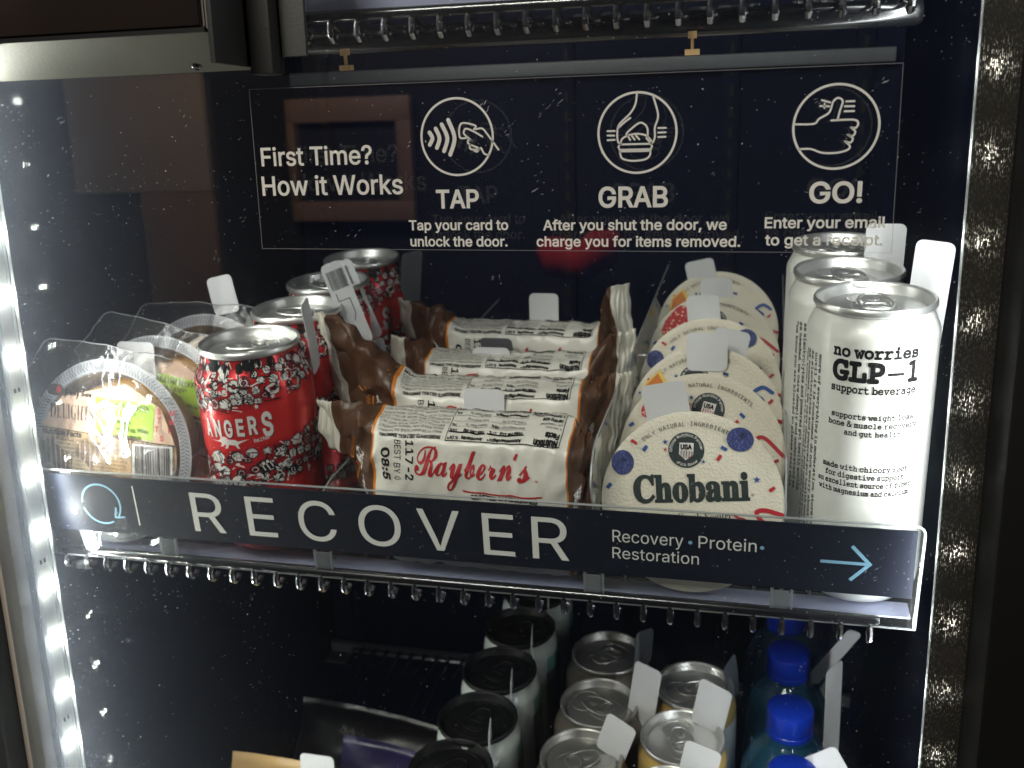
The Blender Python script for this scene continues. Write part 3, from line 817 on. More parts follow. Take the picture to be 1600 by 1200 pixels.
P.stroke([(0.0285, 0.0342), (0.0500, 0.0342)], 0.0016, round_=False); P.stroke([(0.0422, 0.0432), (0.0505, 0.0342), (0.0422, 0.0252)], 0.0017, round_=False)
P.build('sign_symbols', M['signblue'], card, smap)

# clear dividers between the columns of goods, each with its clip on the price strip
DIV = [(-0.3235, 'clear divider between wrapped muffins and red cans', 0.045), (-0.2285, 'clear divider between red cans and brown-ended sandwiches', 0.045),
       (-0.0800, 'clear divider between brown-ended sandwiches and yogurt cups', 0.078), (0.0117, 'clear divider between yogurt cups and white cans', 0.070)]
for x, lab, hh in DIV:
    d = thing('shelf_divider', lab, 'divider', SF @ T(x, 0.01, 0.005), 'clear dividers of the middle shelf')
    o2 = [(0.0, 0.0), (0.37, 0.0), (0.37, hh)] + [(0.03 + 0.022 * math.cos(R(a)) - 0.02, hh - 0.022 + 0.022 * math.sin(R(a))) for a in (90, 115, 140, 165)] + [(0.0, hh * 0.45)]
    bm = BM(); A = [bm.verts.new((-0.0008, y, z)) for y, z in o2]; B = [bm.verts.new((0.0008, y, z)) for y, z in o2]
    bm.faces.new(A); bm.faces.new(B[::-1]); n = len(o2)
    for i in range(n): bm.faces.new((A[i], A[(i + 1) % n], B[(i + 1) % n], B[i]))
    finish(bm, 'panel', M['acrylic'], d, smooth=False)
    bm = BM(); tube(bm, [(0, y, z) for y, z in o2[2:]], 0.00045, 6); finish(bm, 'panel_edge', M['edge'], d)
    bm = BM(); box(bm, -0.0036, 0.0036, -0.0105, -0.0092, -0.0010, 0.0108, bev=0.0004); box(bm, -0.0052, -0.0037, -0.0108, -0.0090, 0.001, 0.0125, bev=0.0003); box(bm, 0.0042, 0.0054, -0.0108, -0.0090, 0.001, 0.0115, bev=0.0003)
    finish(bm, 'clip', M['edge'], d)

# ================================================================== CANS
def can_profile(r, rr, h, neck=0.016):
    body = [(0, 0.0035), (r * 0.60, 0.0030), (r * 0.70, 0.0004), (r * 0.76, 0.0), (r * 0.82, 0.0012), (r * 0.93, 0.0055), (r * 0.985, 0.0085), (r, 0.012)]
    zt = h - 0.0042
    n = 9
    for i in range(n + 1):
        t = i / n; s_ = t * t * (3 - 2 * t)
        body.append((r + (rr - 0.0012 - r) * s_, zt - neck + neck * t))
    lid = [(rr - 0.0013, zt + 0.0001), (rr, zt + 0.0007), (rr + 0.0004, zt + 0.0016), (rr + 0.0003, h - 0.0008), (rr - 0.0003, h), (rr - 0.0011, h - 0.0003), (rr - 0.0017, h - 0.0016),
           (rr - 0.0026, h - 0.0062), (rr - 0.0034, h - 0.0069), (rr - 0.0042, h - 0.0064), (rr - 0.0046, h - 0.0050), (rr - 0.0060, h - 0.0046), (0.0, h - 0.0046)]
    return body, lid

def pull_tab(parent, h, ang, m, s=1.0):
    z = h - 0.0040
    bm = BM()
    ringp = [(x * s, y * s, 0) for x, y in spline([(-0.0095, 0), (-0.0085, 0.0058), (-0.002, 0.0076), (0.006, 0.0066), (0.0116, 0.0034), (0.0122, 0), (0.0116, -0.0034), (0.006, -0.0066), (-0.002, -0.0076), (-0.0085, -0.0058)], 4, closed=True)]
    tube(bm, ringp, 0.0009, 8, closed=True, flat=0.75)
    hole = [(x * s, y * s, 0.0) for x, y in spline([(-0.0080, 0), (-0.0068, 0.0046), (-0.0022, 0.0050), (-0.0012, 0), (-0.0022, -0.0050), (-0.0068, -0.0046)], 4, closed=True)]
    tube(bm, hole, 0.00055, 8, closed=True)
    # web between the finger hole and the nose
    web = [(-0.0014, 0.0050), (0.005, 0.0060), (0.0106, 0.003), (0.0114, 0), (0.0106, -0.003), (0.005, -0.0060), (-0.0014, -0.0050)]
    a = [bm.verts.new((x * s, y * s, 0.0002)) for x, y in web]; bm.faces.new(a)
    tab = finish(bm, 'pull_tab', m, parent, T(0, 0, z + 0.0007) @ RZ(ang) @ RY(-2.5))
    bm = BM(); lathe(bm, [(0.0030, -0.0014), (0.0028, 0.0004), (0.0018, 0.0008), (0, 0.0008)], 24); bmesh.ops.translate(bm, verts=bm.verts[:], vec=(0.0042 * s, 0, 0))
    finish(bm, 'rivet', m, tab)
    return tab

def lid_embossing(parent, h, rr, ang, m):
    bm = BM(); z = h - 0.00455
    p = [(x, y, z) for x, y in spline([(0.002, 0), (0.006, 0.009), (0.014, 0.0105), (0.0195, 0.006), (0.0205, 0), (0.0195, -0.006), (0.014, -0.0105), (0.006, -0.009)], 5, closed=True)]
    tube(bm, p, 0.00035, 6, closed=True)
    p = [(x, y, z) for x, y in spline([(-0.0165, 0), (-0.014, 0.009), (-0.004, 0.0105), (0.001, 0.0085), (0.0, 0), (0.001, -0.0085), (-0.004, -0.0105), (-0.014, -0.009)], 5, closed=True)]
    tube(bm, p, 0.00028, 6, closed=True)
    return finish(bm, 'embossed_panel', m, parent, RZ(ang))

def make_can(name, label, cat, Mw, r, rr, h, body_m, lid_m, tab_m, tab_ang, group, neck=0.016, tab=True):
    t = thing(name, label, cat, Mw, group)
    bp, lp = can_profile(r, rr, h, neck)
    bm = BM(); lathe(bm, bp, 72); body = finish(bm, 'can_body', body_m, t, angle=50)
    bm = BM(); lathe(bm, lp, 72); lid = finish(bm, 'lid', lid_m, t, angle=50)
    if tab:
        lid_embossing(lid, h, rr, tab_ang, lid_m); pull_tab(lid, h, tab_ang, tab_m)
    return t, body

def cyl_map(r, h, rr, neck, lift, a0=-90.0):
    zt = h - 0.0042
    def f(u, z):
        q = r
        if z > zt - neck:
            t = min(1.0, (z - (zt - neck)) / neck); q = r + (rr - 0.0012 - r) * (t * t * (3 - 2 * t))
        elif z < 0.012: q = r * (0.985 + 0.015 * (z / 0.012))
        an = R(a0) + u / r
        return ((q + lift) * math.cos(an), (q + lift) * math.sin(an), z)
    return f

# ---- red cola cans: printed all over with little drawings, two plain red bands winding round
rr_, hr_, nr_ = 0.0324, 0.1210, 0.017
red_M = SF @ T(-0.2795, 0.0445, 0.0007)
redc, redb = make_can('cola_can', 'red doodle-printed can at the front of its row, behind the dark sign', 'can', red_M @ RZ(8), 0.0324, 0.0276, hr_, M['red'], M['alu'], M['alu'], 200, 'red cola cans in a row', nr_)
def raised(f): return lambda u, z: f(u, z + 0.0038)
rm = lambda lift: raised(cyl_map(0.0324, hr_, 0.0276, nr_, lift, -96))
SL = 0.16                                          # slope of the bands
def band(P, z0, z1, u0, u1):
    us = [u0 + (u1 - u0) * i / 40 for i in range(41)]
    P.poly([(u, z0 + SL * u) for u in us] + [(u, z1 + SL * u) for u in us[::-1]])
P = Print(); band(P, 0.0635, 0.0850, -0.055, 0.075); band(P, 0.0180, 0.0370, -0.055, 0.075)
P.build('plain_band', M['redlight'], redb, rm(0.00012), step=0.002)
rnd = random.Random(11)
glyphs = '🎮📻👟🎸⚽🎧📼🎬🍿🚲🛹🎤☕🥊🎈🎲🏀💿📷🧢👖🪀🍟🥤🎹'
spots = []
for _ in range(4000):
    u = rnd.uniform(-0.05, 0.072); z = rnd.uniform(0.012, 0.111)
    zz = z - SL * u
    if 0.0610 < zz < 0.0875 or 0.0160 < zz < 0.0395: continue
    rad = rnd.choice((0.0050, 0.0042, 0.0036, 0.003, 0.0024))
    if all((u - a) ** 2 + (z - b) ** 2 > (0.74 * (rad + c)) ** 2 for a, b, c in spots): spots.append((u, z, rad))
Wp, Bp, Dp, Up = Print(), Print(), Print(), Print()
for u, z, rad in spots:
    g = rnd.choice(glyphs); V, F = text_geo(g, 'emoji', 0.012, 1.0)
    x0, x1, y0, y1 = min(v[0] for v in V), max(v[0] for v in V), min(v[1] for v in V), max(v[1] for v in V)
    s_ = 2 * rad / max(x1 - x0, y1 - y0); an = rnd.uniform(0, 2 * pi); c, q = math.cos(an), math.sin(an)
    k = rnd.random()
    rx, ry_, wb2 = rad * rnd.uniform(0.7, 0.98), rad * rnd.uniform(0.6, 0.9), rnd.uniform(0.05, 0.25)
    Up.disc(u, z, rx + 0.0004, ry_ + 0.0004, 15, wb2)
    if k < 0.76: Wp.disc(u, z, rx, ry_, 15, wb2)
    else: Dp.disc(u, z, rx, ry_, 15, wb2); Wp.ring(u, z, rx * 0.62, 0.0004, 14, ry_ * 0.62)
    Bp.add([(u + ((x - (x0 + x1) / 2) * c - (y - (y0 + y1) / 2) * q) * s_, z + ((x - (x0 + x1) / 2) * q + (y - (y0 + y1) / 2) * c) * s_) for x, y in V], F)
for _ in range(900):                               # odd strokes, stars and sparks between the drawings
    u = rnd.uniform(-0.05, 0.072); z = rnd.uniform(0.012, 0.112); zz = z - SL * u
    if 0.0625 < zz < 0.0860 or 0.0170 < zz < 0.0380: continue
    k = rnd.random(); an = rnd.uniform(0, pi); l = rnd.uniform(0.0008, 0.0028)
    tgt = Bp if k < 0.5 else Wp
    if any((u - a) ** 2 + (z - b) ** 2 < (c * 0.8) ** 2 for a, b, c in spots): continue
    if k > 0.85: tgt.star(u, z, 0.0016, rnd.uniform(0, 72))
    else: tgt.stroke([(u - l * math.cos(an), z - l * math.sin(an)), (u + l * math.cos(an) * 0.3, z + l * math.sin(an) * 0.9), (u + l * math.cos(an), z + l * math.sin(an))], rnd.uniform(0.0004, 0.0009))
Wp.text('SWAG', -0.012, 0.0935, 0.0030, rot=10, weight=0.03); 
Up.build('outline_print', M['ink'], redb, rm(0.00013), step=0.002)
Dp.build('dark_red_print', M['reddark'], redb, rm(0.00016), step=0.002)
Wp.build('white_print', M['white'], redb, rm(0.00020), step=0.002)
Bp.build('black_outlines', M['ink'], redb, rm(0.00026))
# the name, its lion and the script line
P, S = Print(), Print()
hs = [0.0098, 0.0094, 0.0092, 0.0092, 0.0096, 0.0128]
u = -0.0195
for ch, hh, w in zip('ANGERS', hs, (0.0048, 0.0048, 0.0050, 0.0042, 0.0048, 0.0058)):
    zb = 0.0722 + SL * u * 0.65 - (0.0026 if ch == 'S' else 0)
    S.text(ch, u + w / 2 + 0.0005, zb - 0.0004, hh, w=w, align='C', weight=0.03); P.text(ch, u + w / 2, zb, hh, w=w, align='C', weight=0.03); u += w + 0.0024
P.text('Est.1960', 0.0110, 0.0680, 0.0019, w=0.0082, weight=0.02, rot=8)
lion = [(-0.012, 0.001), (-0.006, 0.0012), (-0.004, 0.0030), (-0.002, 0.0042), (0.0, 0.0036), (0.001, 0.0026), (0.005, 0.0026), (0.0065, 0.0018), (0.013, 0.0030), (0.0072, 0.0006), (0.0062, -0.0006), (0.0072, -0.0024), (0.006, -0.0026),
        (0.0046, -0.0006), (0.001, -0.0004), (-0.0004, -0.0028), (-0.0024, -0.0028), (-0.0012, -0.0018), (-0.0014, -0.0002), (-0.0032, -0.0018), (-0.0052, -0.0020), (-0.0038, -0.0006), (-0.0046, 0.0006)]
P.poly([(x - 0.0045, z + 0.0672) for x, z in lion])
P.text('Cola', -0.0010, 0.0225, 0.0112, font='script', w=0.0250, rot=9, weight=0.012)
S.build('name_shadow', M['ink'], redb, rm(0.00020), step=0.002)
P.build('name_lettering', M['white'], redb, rm(0.00032), step=0.002)
reds = [redc]
for (x, v, rz), lab in zip([(-0.2815, 0.1095, -14), (-0.2890, 0.1735, -30), (-0.2925, 0.2420, 20)],
                           ['red doodle-printed can, second of its row, half behind the front one', 'red doodle-printed can, third of its row, a barcode flag over its rim', 'red doodle-printed can at the back of its row with a grey flag']):
    reds.append(dup(redc, SF @ T(x, v, 0.0007) @ RZ(rz), label=lab))
def barcode(P, x0, z0, w, h, seed, n=26):
    rnd = random.Random(seed); x = x0
    while x < x0 + w:
        b = rnd.choice((0.3, 0.3, 0.6, 0.9)) * w / n; P.rect(x, z0, min(x + b, x0 + w), z0 + h); x += b + rnd.choice((0.4, 0.4, 0.8)) * w / n
# flags on the red cans
tag_mesh('paper_flag', 0.0200, 0.0420, reds[0], Mw=SF @ T(-0.2525, 0.0690, 0.0955) @ RZ(104) @ RY(-3), bend=0.002)
g = tag_mesh('paper_flag', 0.0145, 0.054, reds[1], Mw=SF @ T(-0.2440, 0.1190, 0.0950) @ RY(-17) @ RZ(28), bend=0.006, lean=0.1)
P = Print(); barcode(P, -0.0055, 0.037, 0.011, 0.012, 3); P.stroke([(-0.004, 0.035), (-0.004, 0.030), (0.003, 0.030), (0.003, 0.020), (0.001, 0.016)], 0.0005); P.text('Colt', -0.005, 0.010, 0.002, rot=90)
P.build('flag_print', M['greyink'], g, lambda x, z: (x, -0.0001 + 0.006 * (z / 0.054) ** 2 + 0.1 * x * z / 0.054, z), ystep=0.009)
g = tag_mesh('paper_flag', 0.0185, 0.056, reds[2], Mw=SF @ T(-0.2580, 0.1640, 0.0830) @ RY(-20) @ RZ(10), bend=0.004)
P = Print(); barcode(P, -0.007, 0.039, 0.012, 0.013, 5); P.stroke([(-0.005, 0.037), (-0.005, 0.032), (0.005, 0.032), (0.005, 0.028), (0.0, 0.028), (0.0, 0.018)], 0.0006); P.text('96', 0.002, 0.010, 0.003, rot=75); P.text('7028655483', -0.004, 0.004, 0.0022, rot=80)
P.build('flag_print', M['greyink'], g, lambda x, z: (x, -0.0001 + 0.004 * (z / 0.056) ** 2, z), ystep=0.009)
tag_mesh('clear_flag', 0.014, 0.066, reds[2], Mw=SF @ T(-0.2505, 0.1560, 0.020) @ RZ(62), bend=0.001)
g = tag_mesh('clear_flag', 0.020, 0.080, reds[3], Mw=SF @ T(-0.2625, 0.2440, 0.046) @ RY(5) @ RZ(62), bend=-0.004, m=M['tagdark'])

# ---- white slim cans
hw_ = 0.1513; rw_ = 0.0297
wc, wb_ = make_can('beverage_can', 'tall white can at the front of its row with black typewriter lettering', 'can', SF @ T(0.0487, 0.0425, 0.0007) @ RZ(4), rw_, 0.0272, hw_, M['whitecan'], M['alu'], M['alu'], -90 + 180, 'tall white cans in a row', 0.011)
wm = lambda lift: raised(cyl_map(rw_, hw_, 0.0272, 0.011, lift, -101))
P = Print(); cu = 0.0030
P.text('no worries', cu, 0.1262, 0.0046, font='type', w=0.0385, align='C', weight=0.030)
P.text('®', cu + 0.0220, 0.1295, 0.0030, weight=0.0, align='C')
P.text('GLP', cu - 0.0192, 0.1150, 0.0088, font='type', w=0.0235, weight=0.030)
P.text('1', cu + 0.0145, 0.1150, 0.0088, font='type', w=0.0054, weight=0.025); P.stroke([(cu + 0.0060, 0.1188), (cu + 0.0122, 0.1188)], 0.0014)
P.text('support beverage', cu, 0.1092, 0.0032, font='type', w=0.0385, align='C', weight=0.022)
for i, ln in enumerate(('supports weight loss,', 'bone & muscle recovery', 'and gut health')): P.text(ln, cu + 0.001, 0.0965 - 0.0041 * i, 0.0024, font='type', w=(0.0385, 0.0415, 0.0255)[i], align='C', weight=0.02)
for i, ln in enumerate(('made with chicory root', 'for digestive support', 'an excellent source of fiber', 'with magnesium and calcium')): P.text(ln, cu - 0.0012, 0.0705 - 0.0041 * i, 0.0024, font='type', w=(0.0405, 0.037, 0.0450, 0.0435)[i], align='C', weight=0.02)
P.build('front_lettering', M['ink'], wb_, wm(0.0002), step=0.0015)
P = Print()
for i, ln in enumerate(('*we know you are bloated so please read this', 'as needed. we care deeply and understand as', 'as electrolytes and powered gut health soothe', 'until it is consumed. do not worry about the', 'more of everything in moderation. store cool')):
    P.text(ln, -0.0365 + 0.0030 * i, 0.1240, 0.0016, font='type', w=0.094, rot=-90, weight=0.02)
P.build('side_lettering', M['greyink'], wb_, wm(0.0002))
white2 = dup(wc, SF @ T(0.0403, 0.0940, 0.0007) @ RZ(24), label='tall white can, second of its row, partly hidden by the front one')
white3 = dup(wc, SF @ T(0.0400, 0.1560, 0.0007) @ RZ(40), label='tall white can at the back of its row, its lid in shade')
tag_mesh('paper_flag', 0.0178, 0.062, wc, Mw=SF @ T(0.0725, 0.0628, 0.1115) @ RZ(-20) @ RY(3.5), bend=-0.001)
tag_mesh('paper_flag', 0.0205, 0.050, white2, Mw=SF @ T(0.0590, 0.1190, 0.1195) @ RZ(6) @ RY(1), bend=0.001)

# ================================================================== YOGURT CUPS lying on their sides, lids towards the door
RL = 0.0452
def yogurt(label, variant, Mw):
    t = thing('yogurt_cup', label, 'yogurt', Mw, 'yogurt cups nested in a row')
    bm = BM(); lathe(bm, [(0, -0.058), (0.030, -0.058), (0.0315, -0.0565), (0.0415, -0.008), (0.0425, -0.002), (RL, -0.0018), (RL, -0.0003), (0.0425, -0.0003), (0, -0.0003)], 72)
    finish(bm, 'cup', M['cup'], t)
    bm = BM()
    prof = [(RL + 0.0004, -0.0008), (RL + 0.0004, 0.0), (0.0420, 0.0004), (0.0405, -0.0001)]
    lathe(bm, prof + [(r, 0.0002) for r in (0.032, 0.02, 0.008)] + [(0, 0.0002)], 72)
    lid = finish(bm, 'foil_lid', M['cream'], t)
    z1 = lambda k: (lambda x, y: (x, y, 0.00062 + 0.00012 * k))
    P = Print(); P.text('Chobani', 0.0000, 0.0005, 0.0130, font='bold', w=0.0580, align='C', rot=8.0, weight=0.022)
    P.text('Greek Yogurt', 0.0075, -0.0090, 0.0044, font='bold', w=0.0265, align='C', rot=8, weight=-0.006)
    P.text('Nonfat', -0.0165, -0.0128, 0.0040, font='bold', align='C', rot=8, weight=-0.006)
    P.disc(-0.0047, 0.0258, 0.0090, n=48)
    P.build('brand_lettering', M['green_ink'], lid, z1(0))
    P = Print(); P.arc_text('ONLY NATURAL INGREDIENTS', 0, 0, 0.0383, 0.0021, 99, font='mono', track=1.12); P.text('®', 0.0290, 0.0058, 0.0018)
    P.build('rim_lettering', M['greyink'], lid, z1(0))
    P = Print(); P.arc_text('Official Nutrition Partner', -0.0047, 0.0258, 0.0070, 0.0014, 100, weight=0.01, track=1.05); P.arc_text('of U.S. Soccer', -0.0047, 0.0258, 0.0081, 0.0013, -80, weight=0.01, inside=True)
    P.poly([(-0.0083, 0.0292), (-0.0013, 0.0297), (-0.0010, 0.0238), (-0.0045, 0.0206), (-0.0081, 0.0234)])
    P.build('badge_lettering', M['white'], lid, z1(1))
    P = Print(); P.text('USA', -0.0047, 0.0262, 0.0023, w=0.0058, align='C', weight=0.05, rot=4)
    P.build('badge_letters', M['ink'], lid, z1(2))
    P = Print()
    for i in range(5):
        x = -0.0074 + 0.00135 * i; P.rect(x, 0.0228 if i in (0, 4) else 0.0216, x + 0.0007, 0.0256)
    for x, y, a in ((-0.0330, 0.0264, -28), (0.0102, 0.0228, 62), (0.0370, 0.0100, 40)): P.rect(x, y, x + 0.0034, y + 0.0016, a)
    P.star(-0.0152, 0.0250, 0.0011, 10)
    P.stroke(spline([(0.0448, -0.0015), (0.0370, 0.0000), (0.0325, -0.0012), (0.0340, -0.0045), (0.0385, -0.0075)], 6), 0.0022)
    P.stroke(spline([(0.0215, -0.0040), (0.0237, -0.0052), (0.0265, -0.0055)], 4), 0.0012); P.stroke([(0.0205, -0.0075), (0.0290, -0.0080)], 0.0009)
    if variant == 'B': P.stroke(spline([(0.0420, 0.0145), (0.0300, 0.0205), (0.0255, 0.0195), (0.0260, 0.0150), (0.0320, 0.0130), (0.0310, 0.0092), (0.0270, 0.0090)], 6), 0.0021)
    P.build('red_print', M['redink'], lid, z1(1))
    P = Print()
    for x, y, a in ((-0.0270, 0.0236, 60), (0.0122, 0.0276, -25), (-0.0437, 0.0026, 55)): P.rect(x, y, x + 0.0032, y + 0.0018, a)
    P.star(-0.0155, 0.0288, 0.0016, 12); P.star(0.0043, 0.0208, 0.0012, 0); P.star(0.0310, 0.0147, 0.0019, 5); P.star(-0.0380, 0.0200, 0.0011, 0)
    if variant == 'C': P.stroke(spline([(0.0400, 0.0160), (0.0345, 0.0195), (0.0290, 0.0160), (0.0340, 0.0120), (0.0270, 0.0105)], 6), 0.0022)
    P.build('blue_print', M['blueink'], lid, z1(1))
    if variant in 'A':
        P = Print(); P.disc(-0.0362, 0.0162, 0.0057, 0.0063, 40); P.disc(0.0212, 0.0338, 0.0066, 0.0060, 40); P.build('blueberry_print', M['berry'], lid, z1(2))
        P = Print(); P.disc(-0.0357, 0.0175, 0.0016, 0.0013, 9, 0.25); P.disc(0.0225, 0.0360, 0.0018, 0.0014, 9, 0.25); P.build('blueberry_crown_print', M['berrydark'], lid, z1(3))
    if variant == 'B':
        P = Print(); P.poly(spline([(-0.0395, 0.0130), (-0.0370, 0.0230), (-0.0300, 0.0330), (-0.0225, 0.0300), (-0.0215, 0.0220), (-0.0290, 0.0140), (-0.0360, 0.0100)], 4, closed=True)); P.build('strawberry_print', M['strawberry'], lid, z1(2))
    if variant == 'C':
        P = Print(); P.poly([(-0.0370, 0.0120), (-0.0345, 0.0255), (-0.0250, 0.0330), (-0.0190, 0.0215), (-0.0310, 0.0100)]); P.build('peach_rim_print', M['peachlight'], lid, z1(2))
        P = Print(); P.poly([(-0.0350, 0.0150), (-0.0335, 0.0245), (-0.0262, 0.0312), (-0.0218, 0.0215)]); P.build('peach_print', M['peach'], lid, z1(3))
    return t
def lid_M(x, vtop, spin, lean=20.0, wtop=0.0905):
    # centre of the lid, from the place of its topmost rim point; lids lean back on the shelf
    c, s_ = math.cos(R(lean)), math.sin(R(lean))
    return SF @ T(x, vtop - RL * s_, wtop - RL * c) @ RX(90 - lean) @ RZ(spin)
ys = [yogurt('cream yogurt lid with blueberries and large dark lettering, front of its row', 'A', lid_M(-0.0335, 0.0400, -3)),
      yogurt('cream yogurt lid with a strawberry at its left, second in its row', 'B', lid_M(-0.0325, 0.0965, -17)),
      yogurt('cream yogurt lid with an orange fruit slice at its left, third in its row', 'C', lid_M(-0.0335, 0.1440, 5))]
ys.append(dup(ys[0], lid_M(-0.0345, 0.2030, -2), label='cream yogurt lid with blueberries, fourth in its row behind the fruit slice one'))
ys.append(dup(ys[1], lid_M(-0.0355, 0.2600, -10), label='cream yogurt lid with a strawberry, fifth in its row and in shade'))
ys.append(dup(ys[2], lid_M(-0.0365, 0.3270, 2), label='cream yogurt lid at the very back of its row'))
for k, (x, v, w, wd, h, rz, ry) in enumerate([(-0.0345, 0.1500, 0.0800, 0.0235, 0.0220, 4, 1), (-0.0480, 0.0700, 0.0690, 0.0240, 0.0250, 0, -12), (-0.0335, 0.1380, 0.0775, 0.0240, 0.0232, 0, 0),
                                           (-0.0230, 0.1560, 0.0800, 0.0220, 0.0180, 6, 14), (-0.0395, 0.2090, 0.0850, 0.0215, 0.0195, -3, -6), (-0.0345, 0.2590, 0.0860, 0.0220, 0.0170, 0, -3), (-0.0485, 0.3250, 0.0845, 0.0220, 0.0158, 0, -13)]):
    if k == 0: continue
    own = (0, 0, 2, 2, 3, 4, 5)[k]
    g = tag_mesh('paper_flag', wd, h, ys[own], Mw=SF @ T(x, v, w) @ RY(ry) @ RZ(rz) @ RX(-6))
    if k == 2:
        P = Print(); P.text('662', 0.0095, -0.0005, 0.0028, rot=-90, font='mono'); P.build('flag_print', M['greyink'], g, lambda a, b: (a, -0.0001, b))

# ================================================================== WRAPPED SANDWICHES (white film, brown ends, crimped seals)
def sandwich(label, Mw, H=0.080, D=0.046, left=(0.010, 0.088, 0.4, 0.0), right=(0.012, 0.088, 0.4, 0.0), seed=1, rise=0.007, rsq=(0.42, 0.8), lsq=(0.9, 0.9)):
    t = thing('wrapped_sandwich', label, 'sandwich', Mw, 'wrapped sandwiches in a row')
    HW = 0.053
    pts = [(0.006, 0.0), (0.0, 0.006), (-0.0022, 0.028), (-0.0024, 0.052), (0.0002, H - 0.012), (0.0026, H - 0.0036), (0.008, H + 0.0004), (D * 0.45, H + rise * 0.75), (D - 0.014, H + rise), (D - 0.003, H + rise - 0.009), (D + 0.001, 0.05), (D + 0.001, 0.02), (D - 0.005, 0.0)]
    prof = spline(pts, 8, closed=True)
    cum = [0.0]
    for a, b in zip(prof, prof[1:] + prof[:1]): cum.append(cum[-1] + math.hypot(b[0] - a[0], b[1] - a[1]))
    TOT = cum[-1]
    def at(a):
        a %= TOT
        lo, hi = 0, len(prof)
        while hi - lo > 1:
            mid = (lo + hi) // 2
            if cum[mid] <= a: lo = mid
            else: hi = mid
        f = (a - cum[lo]) / max(1e-9, cum[lo + 1] - cum[lo]); p, q = prof[lo], prof[(lo + 1) % len(prof)]
        return p[0] + (q[0] - p[0]) * f, p[1] + (q[1] - p[1]) * f
    A0 = cum[8]                                     # front bottom
    a_of = lambda z: A0 + z                          # roughly: height up the front face
    A_fold = cum[8 * 5]; A_top = cum[8 * 6]
    def surf(x, a):
        y, z = at(a)
        zlo, zhi, fy, up = left if x < 0 else right
        m = min(1.0, max(0.0, (abs(x) - 0.044) / 0.040)); m = m * m * (3 - 2 * m)
        ye = D * fy
        y2 = ye + (y - D / 2) * 0.05; z2 = zlo + (z / H) * (zhi - zlo)
        y, z = y + (y2 - y) * m, z + (z2 - z) * m
        f1, f2 = lsq if x < 0 else rsq
        X = abs(x); xs0 = 0.0835
        xe = min(X, HW) + max(0.0, min(X, xs0) - HW) * f1 + max(0.0, X - xs0) * f2
        y += max(0.0, X - xs0) * math.sqrt(max(0.0, 1 - f2 * f2))
        xx = math.copysign(xe, x) * (1 - 0.06 * m * (1 - z / H)) + (up * m * (z / H))
        q = Vector((x * 70, y * 48 + seed * 3.1, z * 48))
        amp = 0.0014 + 0.0105 * m * (1 - m) * 1.6 + 0.0018 * m
        r1 = 1 - abs(noise.noise(q)) * 2; r2 = noise.noise(q * 2.3 + Vector((9, 1, seed)))
        d1 = (r1 - 0.5) * amp; d2 = r2 * amp * 0.7
        return Vector((xx + d2 * m, y + d1 * (1 if y > D / 2 else -1) + d2 * 0.4, z + d2))
    def grid(x0, x1, nx, na, name, mats, parent, pick=None, pleat=False):
        bm = BM(); rows = []
        for i in range(nx + 1):
            x = x0 + (x1 - x0) * i / nx; row = []
            for j in range(na):
                p = surf(x, TOT * j / na)
                if pleat: p.y += 0.0007 * math.sin(abs(x) * 2 * pi / 0.0032)
                row.append(bm.verts.new(p))
            rows.append(row)
        for i in range(nx):
            xm = x0 + (x1 - x0) * (i + 0.5) / nx
            for j in range(na):
                f = bm.faces.new((rows[i][j], rows[i + 1][j], rows[i + 1][(j + 1) % na], rows[i][(j + 1) % na]))
                if pick: f.material_index = pick(abs(xm))
        return finish(bm, name, mats, parent, angle=60)
    xs_ = 0.0835
    wr = grid(-xs_, xs_, 200, 72, 'wrapper', [M['pack'], M['orange'], M['brown']], t, lambda x: 0 if x < HW else (1 if x < HW + 0.0011 else 2))
    grid(-0.0965, -xs_, 26, 72, 'end_seal', M['seal'], t, pleat=True)
    grid(xs_, 0.0965, 26, 72, 'end_seal', M['seal'], t, pleat=True)
    def on(lift):
        def f(x, a):
            p = surf(x, a); u = surf(x + 0.0006, a) - surf(x - 0.0006, a); v = surf(x, a + 0.0006) - surf(x, a - 0.0006)
            n = u.cross(v); n.normalize()
            if n.dot(Vector((0, p.y - D / 2, p.z - H / 2))) < 0: n = -n
            return p + n * lift
        return f
    F0 = A0 - 0.006
    P = Print(); P.text("Raybern", -0.0285, F0 + 0.0565, 0.0150, font='script', w=0.0530, weight=0.006); P.text("s", 0.0275, F0 + 0.0565, 0.0150, font='script', w=0.0068, weight=0.006); P.stroke([(0.0268, F0 + 0.0706), (0.0260, F0 + 0.0685)], 0.0014)
    P.stroke([(-0.002, F0 + 0.0490), (0.040, F0 + 0.0488)], 0.0009); P.text('®', 0.0370, F0 + 0.0570, 0.0016)
    P.build('brand_lettering', M['logo_red'], wr, on(0.0004), step=0.003, ystep=0.003)
    P = Print()
    P.text('117-2', -0.0335, F0 + 0.0745, 0.0042, rot=-90, w=0.0215, weight=0.02); P.text('BEST BY 0', -0.0400, F0 + 0.0745, 0.0036, rot=-90, w=0.0220, weight=0.0); P.text('08:5', -0.0470, F0 + 0.0700, 0.0042, rot=-90, w=0.0185, weight=0.03)
    P.text('CRAFTED SANDWICHES', 0.0200, F0 + 0.0455, 0.0022, w=0.0360, align='C', weight=0.05)
    P.build('front_lettering', M['ink'], wr, on(0.00035), step=0.004, ystep=0.004)
    P = Print(); a0 = A_fold + 0.0035
    P.text('INGREDIENTS: DELI ROLL (ENRICHED', -0.0150, a0, 0.0014, w=0.034, rot=180, weight=0.03)
